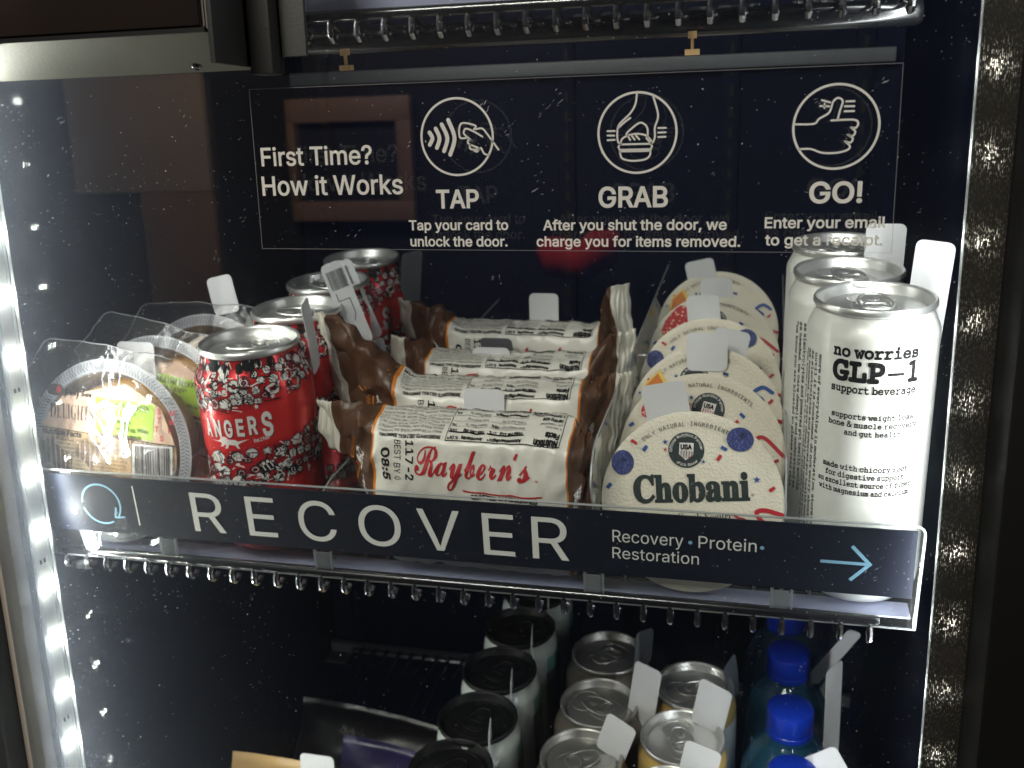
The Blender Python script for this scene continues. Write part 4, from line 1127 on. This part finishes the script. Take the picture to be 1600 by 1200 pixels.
    for k, ln in enumerate(('WHEAT FLOUR (WHEAT FLOUR, MALTED BARLEY,', 'NIACIN, REDUCED IRON, THIAMINE MONONITRATE', 'RIBOFLAVIN, FOLIC ACID), WATER, YEAST, SALT', 'VITAL WHEAT GLUTEN, CULTURED WHEAT FLOUR', 'SEASONED BEEF (BEEF, WATER, SEA SALT, SPICE',
                            'EXTRACTS, CORN SYRUP SOLIDS, ONION POWDER', 'DEXTROSE, CARAMEL COLOR, SOY PROTEIN, MILK', 'CHEESE CULTURES, ENZYMES), MOZZARELLA, SALT', 'CONTAINS WHEAT, MILK, SOY. KEEP FROZEN UNTIL')):
        P.text(ln, -0.0130 if k > 2 else -0.0150, a0 + 0.0024 + 0.0021 * k, 0.0012, w=0.0360 if k < 3 else 0.039, rot=180)
    bx0, bx1, ba, bb = -0.0120, 0.0485, a0 - 0.0016, a0 + 0.0265
    P.stroke([(bx0, ba), (bx1, ba), (bx1, bb), (bx0, bb)], 0.00035, closed=True)
    P.text('Nutrition', 0.0475, a0 + 0.0010, 0.0026, w=0.0125, rot=180, weight=0.05); P.text('Facts', 0.0475, a0 + 0.0045, 0.0026, w=0.0072, rot=180, weight=0.05)
    for k, ln in enumerate(('1 serving', 'per container', 'Serving size', '1 Sandwich (159g)')): P.text(ln, 0.0475, a0 + 0.0085 + 0.0026 * k, 0.0014, rot=180, weight=0.03 if k > 1 else 0)
    P.text('Calories', 0.0475, a0 + 0.0205, 0.0022, w=0.0090, rot=180, weight=0.05); P.text('440', 0.0375, a0 + 0.0205, 0.0032, w=0.0078, rot=180, weight=0.05); P.text('per serving', 0.0475, a0 + 0.0232, 0.0012, rot=180)
    for k, (l, r_) in enumerate((('Amount/serving', '% DV*'), ('Total Fat 21g', '27%'), ('Saturated Fat 12g', '60%'), ('Trans Fat 0.5g', ''), ('Cholesterol 80mg', '26%'), ('Sodium 950mg', '41%'))):
        aa = a0 + 0.0004 + 0.0036 * k
        P.text(l, 0.0285, aa, 0.0014, rot=180, weight=0.04 if k in (0, 1, 4, 5) else 0.0)
        if r_: P.text(r_, 0.0105, aa, 0.0014, rot=180, weight=0.03, align='R')
        P.rect(0.0095, aa + 0.0017, 0.0290, aa + 0.00185 if k else aa + 0.0024)
    for k, (l, r_) in enumerate((('Amount/serving', '% DV*'), ('Total Carb 38g', '14%'), ('Dietary Fiber 2g', '7%'), ('Total Sugars 6g', ''), ('Added Sugars 3g', '6%'), ('Protein 24g', '48%'))):
        aa = a0 + 0.0004 + 0.0036 * k
        P.text(l, 0.0080, aa, 0.0014, rot=180, weight=0.04 if k in (0, 1, 5) else 0.0, w=0.0115)
        if r_: P.text(r_, -0.0112, aa, 0.0014, rot=180, weight=0.03, align='R')
        P.rect(-0.0115, aa + 0.0017, 0.0085, aa + 0.00185 if k else aa + 0.0024)
    for k in range(3): P.text('Vitamin D 0.1mcg 0% - Calcium 320mg 25% - Iron 3.3mg 20% - Potassium 330mg 8%', 0.0465, a0 + 0.0252 + 0.0021 * (k + 1), 0.0012, w=0.056, rot=180)
    P.V = [(x, a0 + (y - a0) * 1.32) for x, y in P.V]
    P.build('panel_lettering', M['ink'], wr, on(0.00035), step=0.004, ystep=0.004)
    P = Print(); P.text('CHEESESTEAK', -0.0655, F0 + 0.0540, 0.0042, rot=-90, w=0.036, weight=0.02); P.text('Choice Beef', 0.0645, F0 + 0.0300, 0.0030, rot=90, w=0.020, weight=0.02)
    P.build('end_lettering', M['white'], wr, on(0.0005), step=0.003, ystep=0.003)
    P = Print(); P.text('Real beef & peppers', -0.0705, F0 + 0.0540, 0.0018, rot=-90, w=0.03); P.stroke([(-0.0680, F0 + 0.056), (-0.0680, F0 + 0.02)], 0.0005)
    P.build('end_rule', M['orange'], wr, on(0.0005), step=0.003, ystep=0.003)
    return t
sw = [sandwich('wrapped sandwich at the front of its row, red script and best-by print showing', SF @ T(-0.1475, 0.0140, 0.0035) @ RZ(-1.5), 0.0770, 0.043, (0.054, 0.082, 0.55, -0.004), (0.016, 0.070, 0.35, 0.0), 1, 0.0050, (0.40, 0.05)),
      sandwich('wrapped sandwich second of its row, its brown left end standing up', SF @ T(-0.1535, 0.0720, 0.0035) @ RZ(2.0), 0.0785, 0.040, (0.036, 0.117, 0.5, -0.010), (0.040, 0.086, 0.4, 0.004), 2, 0.0025, (0.50, 0.75)),
      sandwich('wrapped sandwich third of its row, nutrition panel up and white pleated right seal', SF @ T(-0.1570, 0.1270, 0.0035) @ RZ(0.5), 0.0765, 0.040, (0.040, 0.086, 0.5, 0.010), (0.030, 0.092, 0.5, 0.000), 3, 0.002, (0.50, 0.75)),
      sandwich('wrapped sandwich at the back of its row, right end seal folded upright', SF @ T(-0.1590, 0.1850, 0.0035) @ RZ(-2), 0.0800, 0.040, (0.066, 0.094, 0.5, -0.004), (0.036, 0.106, 0.55, -0.012), 4, 0.001, (0.62, 0.8))]
tag_mesh('paper_flag', 0.0205, 0.0260, sw[3], Mw=SF @ T(-0.1490, 0.2120, 0.0770) @ RX(-4), bend=0.001)
tag_mesh('paper_flag', 0.0245, 0.0260, sw[2], Mw=SF @ T(-0.1690, 0.1440, 0.0600) @ RX(-2), bend=0.001)
tag_mesh('paper_flag', 0.0240, 0.0260, sw[1], Mw=SF @ T(-0.1535, 0.0700, 0.0600) @ RX(-6) @ RZ(-2), bend=0.0005)
tag_mesh('paper_flag', 0.0220, 0.0150, sw[3], Mw=SF @ T(-0.1735, 0.1790, 0.0700) @ RX(30), bend=0.001, m=M['tagdark'])

# ================================================================== MUFFINS in round clear trays, bagged in crinkled film
def muffin_pack(label, Mw):
    t = thing('muffin_pack', label, 'packaged muffin', Mw, 'bagged muffins in a row')
    bm = BM(); lathe(bm, [(0.0535, 0.0), (0.0540, 0.0008), (0.0470, 0.0014), (0.0462, 0.0002), (0.0535, 0.0)], 96)
    for v in bm.verts:
        r = math.hypot(v.co.x, v.co.y)
        if r > 0.050: v.co.z += 0.0003 * math.sin(math.atan2(v.co.y, v.co.x) * 96)
    fl = finish(bm, 'tray_flange', M['flange'], t)
    P = Print()
    for i in range(150):
        for r0_, d_ in ((0.0478, 1), (0.0505, -1)):
            a = 2 * pi * i / 150; P.stroke([(r0_ * math.cos(a), r0_ * math.sin(a)), ((r0_ + 0.0024) * math.cos(a + 0.02 * d_), (r0_ + 0.0024) * math.sin(a + 0.02 * d_))], 0.00055, round_=False)
    P.build('knurling', M['tagdark'], fl, lambda x, y: (x, y, 0.0017))
    bm = BM(); lathe(bm, [(0.0468, 0.0004), (0.0440, -0.008), (0.0400, -0.030), (0.036, -0.034), (0, -0.034)], 64); finish(bm, 'tray', M['tray'], t)
    bm = BM(); lathe(bm, [(0, -0.003), (0.030, -0.0035), (0.0375, -0.006), (0.0395, -0.010), (0.0385, -0.0135), (0, -0.0140)], 64)
    for v in bm.verts: v.co.z += 0.0012 * noise.noise(v.co * 90)
    finish(bm, 'muffin_half', M['muffin'], t)
    bm = BM(); lathe(bm, [(0, -0.0142), (0.0400, -0.0145), (0.0410, -0.018), (0.0385, -0.0205), (0, -0.0210)], 64); finish(bm, 'egg_filling', M['egg'], t)
    bm = BM(); lathe(bm, [(0, -0.0212), (0.0385, -0.0215), (0.0385, -0.027), (0.032, -0.030), (0, -0.0305)], 64); finish(bm, 'muffin_half', M['muffin'], t)
    # printed film stretched over the tray
    fm = lambda k: (lambda x, y: (x, y, 0.0026 + 0.00018 * k + 0.0010 * noise.noise(Vector((x * 60, y * 60, 0.5)))))
    P = Print(); seg = [(0.0455 * math.cos(R(a)), 0.0455 * math.sin(R(a))) for a in range(184, 357, 4)]
    P.poly([(-0.0450, 0.0120), (-0.045, 0.0)] + seg + [(0.0452, 0.0), (0.0448, 0.0065)]); film = P.build('printed_film', M['brick'], t, fm(0), step=0.003, ystep=0.003)
    P = Print(); P.poly([(-0.0300, 0.0310), (0.0130, 0.0400), (0.0360, 0.0270), (0.0430, 0.0105), (0.0440, 0.0066), (-0.0440, 0.0122), (-0.0400, 0.0200)]); P.build('pale_film_print', M['palelabel'], film, fm(0), step=0.003, ystep=0.003)
    P = Print(); P.poly([(-0.0070, 0.0318), (0.0320, 0.0290), (0.0305, 0.0080), (-0.0072, 0.0110)]); P.build('green_label', M['lime'], film, fm(1), step=0.003, ystep=0.003)
    P = Print()
    P.text('ENGLISH MUFFIN', -0.0050, 0.0265, 0.0034, font='bold', w=0.0335, rot=-3, weight=0.0)
    for k, (ln, w) in enumerate((('WHOLE GRAIN*', 0.024), ('Turkey Sausage,', 0.0215), ('Cage Free** Egg White', 0.0325), ('& Cheese Sandwich', 0.0270))): P.text(ln, -0.0045, 0.0222 - 0.0042 * k, 0.0025, font='bold', w=w, rot=-3)
    P.text('Jimmy Dean', -0.0285, 0.0318, 0.0042, font='script', w=0.0185, rot=-2, weight=0.01)
    P.text('KEEP FROZEN', 0.0330, 0.0325, 0.0013, w=0.0105); P.text('FULLY COOKED', 0.0330, 0.0300, 0.0013, w=0.0110)
    P.text('Nutrition Facts', -0.0430, 0.0085, 0.0030, w=0.0260, rot=-3, weight=0.03)
    for k in range(9): P.text(('Calories 260 amount per serving', 'Total Fat 11g 14% Sodium 620mg 27%', 'Saturated Fat 4.5g 22% Total Carb 28g', 'Trans Fat 0g Dietary Fiber 4g 14%', 'Cholesterol 30mg 10% Protein 17g')[k % 5], -0.0330 - 0.001 * (k % 2), 0.0050 - 0.0023 * k, 0.0013, w=0.046, rot=-2.5)
    P.stroke([(-0.0445, 0.0123), (0.0445, 0.0062)], 0.00045); P.stroke([(-0.0400, -0.0125), (0.0480 * 0.9, -0.0165)], 0.00045)
    P.build('film_lettering', M['ink'], film, fm(2), step=0.004, ystep=0.004)
    P = Print(); P.text('DELIGHTS', -0.0385, 0.0180, 0.0088, font='bold', w=0.0300, rot=-2, weight=-0.008); P.disc(-0.0345, 0.0345, 0.0058, 0.0034); P.build('brand_lettering', M['greyink'], film, fm(2), step=0.004, ystep=0.004)
    P = Print(); P.disc(-0.0320, 0.0347, 0.0018, 0.0022)
    for ch, x, y in (('S', 0.0350, 0.0242), ('M', 0.0430, 0.0236), ('T', 0.0350, 0.0192), ('W', 0.0428, 0.0184), ('T', 0.0336, 0.0140), ('F', 0.0418, 0.0132), ('S', 0.0366, 0.0088)): P.text(ch, x, y, 0.0030, align='C', weight=0.02)
    P.build('weekday_letters', M['redink'], film, fm(3), step=0.004)
    P = Print(); P.rect(0.0160, -0.0155, 0.0432, 0.0060); P.build('barcode_panel', M['white'], film, fm(1), step=0.003, ystep=0.003)
    P = Print(); barcode(P, 0.0180, -0.0118, 0.0235, 0.0165, 21, 34); P.text('77900 44', 0.0180, -0.0148, 0.0022, w=0.0225); P.stroke([(0.0160, -0.0155), (0.0432, -0.0155), (0.0432, 0.0060), (0.0160, 0.0060)], 0.0003, closed=True)
    P.build('barcode', M['ink'], film, fm(2), step=0.003, ystep=0.003)
    P = Print(); P.poly([(0.0435 * math.cos(R(a)), 0.0435 * math.sin(R(a)) - 0.001) for a in range(228, 313, 5)]); P.build('orange_film_print', M['egg'], film, fm(2), step=0.003, ystep=0.003)
    # the clear bag
    yl = [(-0.054, -0.050), (-0.030, -0.054), (-0.012, -0.056), (0.012, -0.0515), (0.030, -0.058), (0.046, -0.066), (0.056, -0.055), (0.0635, -0.046)]
    yr = [(-0.054, 0.056), (-0.02, 0.0600), (0.02, 0.0640), (0.046, 0.0640), (0.0635, 0.040)]
    def lerp(tb_, y):
        for (a, b), (c, d) in zip(tb_, tb_[1:]):
            if a <= y <= c: return b + (d - b) * (y - a) / (c - a)
        return tb_[-1][1] if y > tb_[-1][0] else tb_[0][1]
    bm = BM(); NX, NY = 64, 60; g = []
    for j in range(NY + 1):
        y = -0.054 + 0.1175 * j / NY; row = []
        wob = 0.0022 * noise.noise(Vector((3.0, y * 60, 1.0)))
        xl, xr = lerp(yl, y) + wob, lerp(yr, y) + wob
        for i in range(NX + 1):
            x = xl + (xr - xl) * i / NX
            tpf = max(0.0, (y - 0.02) / 0.0435)
            yy = y - tpf * (0.012 * max(0, (x + 0.02) / 0.08) ** 1.3 + 0.014 * max(0, (-x - 0.040) / 0.025) ** 1.5 - 0.0022 * noise.noise(Vector((x * 55, 0.3, 4.0))))
            e = max(0.0, (math.hypot(x, yy) - 0.050) / 0.02)
            q = Vector((x * 34, yy * 34, 2.0)); cr = 1 - abs(noise.noise(q)) * 2; cr2 = 1 - abs(noise.noise(q * 2.1 + Vector((4, 2, 7)))) * 2
            z = 0.0062 + 0.0017 * max(0, cr) ** 3 + 0.0008 * max(0, cr2) ** 3 - 0.010 * min(1, e) ** 1.3
            row.append(bm.verts.new((x, yy, z)))
        g.append(row)
    for j in range(NY):
        for i in range(NX): bm.faces.new((g[j][i], g[j][i + 1], g[j + 1][i + 1], g[j + 1][i]))
    edge_pts = [v.co.copy() for v in g[-1]]; left_pts = [r[0].co.copy() for r in g]
    bag = finish(bm, 'clear_bag', M['film'], t, angle=180)
    bm = BM(); tube(bm, edge_pts, 0.00035, 5); tube(bm, left_pts, 0.0004, 5); finish(bm, 'bag_seam', M['filmseal'], bag)
    return t
def muf_M(x, v, spin): return SF @ T(x, v, 0.0045 + 0.0530) @ RX(90 - 15) @ RZ(spin)
mf = [muffin_pack('bagged muffin with lime label and barcode, at the front beside the white LED tape', muf_M(-0.3680, 0.0235, -1))]
mf.append(dup(mf[0], muf_M(-0.3640, 0.0680, -6), label='bagged muffin second of its row, its lime label peeping out above the red can'))
mf.append(dup(mf[0], muf_M(-0.3570, 0.1150, 5), label='bagged muffin at the back of its row under a grey flag'))
tag_mesh('paper_flag', 0.0260, 0.0240, mf[1], Mw=SF @ T(-0.3750, 0.0700, 0.0840) @ RX(-8), bend=0.001)
tag_mesh('paper_flag', 0.0190, 0.0250, mf[2], Mw=SF @ T(-0.3440, 0.1330, 0.1090) @ RY(-12) @ RX(-6), bend=0.001, m=M['tag'])

# ================================================================== LOWER SHELF
FL = -0.3185
def low(x, v, rz=0): return SF @ T(x, v, FL) @ RZ(rz)
def print_band(parent, r, z0, z1, a0, a1, m, name, lift=0.0003):
    bm = BM(); A = []; B = []
    n = 24
    for i in range(n + 1):
        a = R(a0 + (a1 - a0) * i / n); A.append(bm.verts.new(((r + lift) * math.cos(a), (r + lift) * math.sin(a), z0))); B.append(bm.verts.new(((r + lift) * math.cos(a), (r + lift) * math.sin(a), z1)))
    for i in range(n): bm.faces.new((A[i], A[i + 1], B[i + 1], B[i]))
    return finish(bm, name, m, parent)
# white and teal cans with black tops
hb = 0.1570
tc, tb_ = make_can('energy_drink_can', 'white and teal can with a black top, nearest the door in its row', 'can', low(-0.1843, 0.0461), 0.0288, 0.0270, hb, M['teal'], M['blackcap'], M['blackcap'], 60, 'white and teal cans with black tops', 0.012)
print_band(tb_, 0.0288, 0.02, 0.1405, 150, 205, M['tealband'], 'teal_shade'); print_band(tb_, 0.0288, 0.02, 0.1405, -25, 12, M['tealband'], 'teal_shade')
print_band(tb_, 0.0288, 0.015, 0.128, -28, 48, M['sleeve'], 'patterned_label', 0.0007)
P = Print(); P.text('HYDRATION', -0.003, 0.1325, 0.0040, w=0.024, weight=0.03, align='C'); P.text('LIVE', -0.022, 0.1325, 0.0040, align='C')
P.build('lettering', M['greyink'], tb_, cyl_map(0.0288, hb, 0.0270, 0.012, 0.0004, -80), step=0.003)
for k, (x, v, rz) in enumerate([(-0.1805, 0.0962, 14), (-0.1794, 0.1502, 5), (-0.1773, 0.2048, -8), (-0.1760, 0.2580, 12)]):
    c = dup(tc, low(x, v, rz), label=['white and teal can with a black top, second of its row', 'white and teal can with a black top, third and middle one of its row', 'white and teal can with a black top, fourth of its row', 'white and teal can at the very back, half behind the wire hooks'][k])
    tag_mesh('paper_flag', 0.0190, 0.0560, c, Mw=SF @ T(x + 0.0165, v - 0.022, -0.205) @ RZ(101) @ RX(-5), bend=-0.004)
# grey cans
hg = 0.1485
gc, gb = make_can('beverage_can', 'taupe grey can nearest the door, its pull tab catching light', 'can', low(-0.1065, 0.0812, 0), 0.0322, 0.0268, hg, M['greycan'], M['aludark'], M['aludark'], 35, 'taupe grey cans', 0.017)
P = Print(); P.stroke(spline([(-0.03, 0.128), (-0.012, 0.124), (0.0, 0.1275), (0.012, 0.121), (0.03, 0.124)], 8), 0.0006)
P.build('line_print', M['greyink'], gb, cyl_map(0.0322, hg, 0.0268, 0.017, 0.0003, -100), step=0.003)
gcs = [gc]
for k, (x, v, rz) in enumerate([(-0.1040, 0.1365, 120), (-0.1068, 0.1950, 200)]): gcs.append(dup(gc, low(x, v, rz), label=['taupe grey can in the middle of its row, white flag on its right', 'taupe grey can at the back of its row, in shade'][k]))
tag_mesh('paper_flag', 0.0190, 0.0280, gcs[2], Mw=SF @ T(-0.0805, 0.190, -0.1760) @ RZ(55) @ RY(12), bend=0.002, m=M['tagdark'])
tag_mesh('paper_flag', 0.0205, 0.0560, gcs[1], Mw=SF @ T(-0.0765, 0.1360, -0.1900) @ RZ(-22) @ RY(8), bend=0.001)
tag_mesh('paper_flag', 0.0215, 0.0320, gcs[0], Mw=SF @ T(-0.0898, 0.0900, -0.1750) @ RZ(-20) @ RY(18), bend=0.001)
# yellow cans
hy = 0.1535
yc, yb = make_can('beverage_can', 'pale yellow can at the bottom edge, nearest the door', 'can', low(-0.0465, 0.0500, 0), 0.0290, 0.0272, hy, M['yellowcan'], M['alu'], M['alu'], 140, 'pale yellow cans', 0.010)
print_band(yb, 0.0290, 0.02, 0.134, -120, -60, M['white'], 'white_panel')
ycs = [yc]
for k, (x, v, rz) in enumerate([(-0.0436, 0.1053, -30), (-0.0400, 0.1600, 60)]): ycs.append(dup(yc, low(x, v, rz), label=['pale yellow can in the middle of its row, bright silver lid', 'pale yellow can at the back of its row, lid in shade'][k]))
tag_mesh('paper_flag', 0.0190, 0.0360, ycs[2], Mw=SF @ T(-0.0130, 0.1780, -0.1880) @ RZ(68) @ RY(-8), bend=0.002, m=M['tagdark'])
tag_mesh('paper_flag', 0.0230, 0.0370, ycs[1], Mw=SF @ T(-0.0292, 0.1220, -0.1705) @ RZ(-22) @ RY(10), bend=0.001)
tag_mesh('paper_flag', 0.0230, 0.0300, ycs[0], Mw=SF @ T(-0.0330, 0.0710, -0.1720) @ RZ(-12) @ RY(10), bend=0.001)
# blue-capped bottles
def bottle(label, Mw):
    t = thing('water_bottle', label, 'bottle', Mw, 'blue-capped bottles'); h = 0.163
    bm = BM(); lathe(bm, [(0, 0), (0.024, 0), (0.0300, 0.004), (0.0315, 0.012), (0.0315, 0.06), (0.0300, 0.064), (0.0315, 0.068), (0.0315, 0.104), (0.0300, 0.114), (0.0240, 0.128), (0.0160, 0.1375), (0.0135, 0.1405), (0.0135, 0.1440)], 56); finish(bm, 'bottle_body', M['bottle'], t)
    bm = BM(); lathe(bm, [(0.0138, 0.1412), (0.0160, 0.1412), (0.0160, 0.1424), (0.0138, 0.1424)], 48); finish(bm, 'neck_ring', M['bottle'], t)
    bm = BM(); lathe(bm, [(0.0140, 0.1432), (0.0152, 0.1432), (0.0154, 0.1465), (0.0150, 0.1469), (0.0152, 0.1478), (0.0153, h - 0.0035), (0.0147, h - 0.0014), (0.0132, h - 0.0004), (0, h)], 96)
    for v in bm.verts:
        if 0.1475 < v.co.z < h - 0.003 and math.hypot(v.co.x, v.co.y) > 0.015:
            a = math.atan2(v.co.y, v.co.x); s_ = 1 + 0.006 * math.sin(a * 48); v.co.x *= s_; v.co.y *= s_
    finish(bm, 'cap', M['bluecap'], t)
    print_band(t.children[0], 0.0317, 0.03, 0.10, -140, 40, M['teal'], 'wrap_label')
    return t
bt = [bottle('blue-capped bottle at the bottom edge, nearest the door', low(0.0255, 0.0760))]
for x, v, lab in ((0.0247, 0.1360, 'blue-capped bottle with its cap brightest, second of its row'), (0.0243, 0.1990, 'blue-capped bottle third of its row, cap in half shade'), (0.0235, 0.2600, 'blue-capped bottle at the back, cap just below the wire hooks')):
    bt.append(dup(bt[0], low(x, v), label=lab))
tag_mesh('paper_flag', 0.0120, 0.0540, bt[2], Mw=SF @ T(0.0406, 0.2010, -0.1832) @ RY(32) @ RZ(20), bend=0.001, m=M['tag'])
tag_mesh('paper_flag', 0.0190, 0.0980, bt[1], Mw=SF @ T(0.0535, 0.1490, -0.2270) @ RZ(55) @ RY(-1), bend=0.001)
tag_mesh('paper_flag', 0.0230, 0.0550, bt[0], Mw=SF @ T(0.0660, 0.0890, -0.2010) @ RY(-28) @ RZ(10), bend=0.001)

# pouches at the lower left
def pouch(label, Mw, w, h, d, m, texts, group='snack pouches'):
    t = thing('snack_pouch', label, 'snack bag', Mw, group)
    bm = BM(); NX, NY = 40, 40; F_, B_ = [], []
    def pt(i, j, s):
        u, v = i / NX * 2 - 1, j / NY
        e = max(0.0, (1 - abs(u) ** 3)) * max(0.0, math.sin(pi * min(1, max(0, (v - 0.04) / 0.90))))
        z = s * (d / 2 * e ** 0.7 + 0.0006)
        wr_ = 0.0022 * noise.noise(Vector((u * 3, v * 5, s + w * 40))) + (0.0005 * math.sin(u * 60) if v > 0.93 else 0)
        return (u * w / 2 * (1 - 0.05 * math.sin(pi * v)), -z - wr_, v * h + 0.004 * (1 - u * u) * v)
    for s, G in ((1, F_), (-1, B_)):
        for j in range(NY + 1): G.append([bm.verts.new(pt(i, j, s)) for i in range(NX + 1)])
        for j in range(NY):
            for i in range(NX): bm.faces.new((G[j][i], G[j][i + 1], G[j + 1][i + 1], G[j + 1][i]))
    b = finish(bm, 'pouch_body', m, t, angle=60)
    for (s, x, z, hh, ww, mm) in texts:
        P = Print(); P.text(s, x, z, hh, font='bold', w=ww, align='C', weight=0.02)
        P.build('lettering', mm, b, lambda X, Z: (X, pt(int((X / (w / 2) + 1) / 2 * NX), int(Z / h * NY), 1)[1] - 0.0012, Z), step=0.004)
    return t
pouch('dark charcoal pouch leaning at the back of the lower left corner', SF @ T(-0.3050, 0.160, -0.3180) @ RX(-34) @ RY(6), 0.150, 0.070, 0.036, M['charcoal'], [('SABAT', -0.012, 0.052, 0.0075, 0.038, M['greyink'])])
pouch('purple pouch with pale letters on its band, beside the black-topped cans', SF @ T(-0.2580, 0.118, -0.3180) @ RX(-24) @ RY(10), 0.135, 0.073, 0.040, M['purple'], [('GDEN', 0.010, 0.053, 0.0100, 0.045, M['tag'])])
g = pouch('tan pouch lying in front with a clear crimped end and white flag', SF @ T(-0.3220, 0.070, -0.3252) @ RX(-30) @ RY(4), 0.150, 0.091, 0.045, M['tan'], [])
tag_mesh('paper_flag', 0.0270, 0.0300, g, Mw=SF @ T(-0.3100, 0.0985, -0.2500) @ RX(-6), bend=0.001)

# ================================================================== the dim room mirrored in the door glass
def structure(name, dims, m):
    o = mkbox(name, dims, m); o['kind'] = 'structure'; return o
structure('room_wall', (-3.6, 2.6, -2.16, -2.10, -1.2, 1.9), M['roomwall'])
fr_ = thing('picture_frame', 'brown wooden picture frame with a dark picture, mirrored in the door glass', 'picture frame', T(-1.05, -2.09, 0.03))
for nm, d in (('frame_rail', (-0.17, 0.17, 0, 0.03, 0.25, 0.31)), ('frame_rail', (-0.17, 0.17, 0, 0.03, 0.0, 0.05)), ('frame_stile', (-0.17, -0.15, 0, 0.03, 0.05, 0.25)), ('frame_stile', (0.13, 0.17, 0, 0.03, 0.05, 0.25))): mkbox(nm, d, M['wood'], fr_, 0.003)
mkbox('picture', (-0.15, 0.13, 0.002, 0.010, 0.05, 0.25), M['pictdark'], fr_)
dr = thing('wall_panel', 'plain brown wall panel, mirrored at the left of the door glass', 'panel', T(-1.66, -2.09, 0.0))
mkbox('panel_board', (-0.22, 0.20, 0, 0.02, 0.11, 0.60), M['wall'], dr, 0.004)
mkbox('panel_foot', (-0.02, 0.20, 0, 0.018, -0.20, 0.108), M['wood'], dr, 0.004)
bm = BM()
tube(bm, [(-0.09, 0, 0.0), (-0.06, 0.02, -0.02), (0.0, 0.03, -0.035), (0.05, 0.02, 0.0), (0.085, 0, 0.025)], [0.03, 0.05, 0.045, 0.05, 0.02], 16)
rc = finish(bm, 'red_cap', M['redcloth'], None, T(-0.435, -2.0, -0.03)); tagp(rc, 'red cloth cap, mirrored faintly below the word GRAB', 'cap')
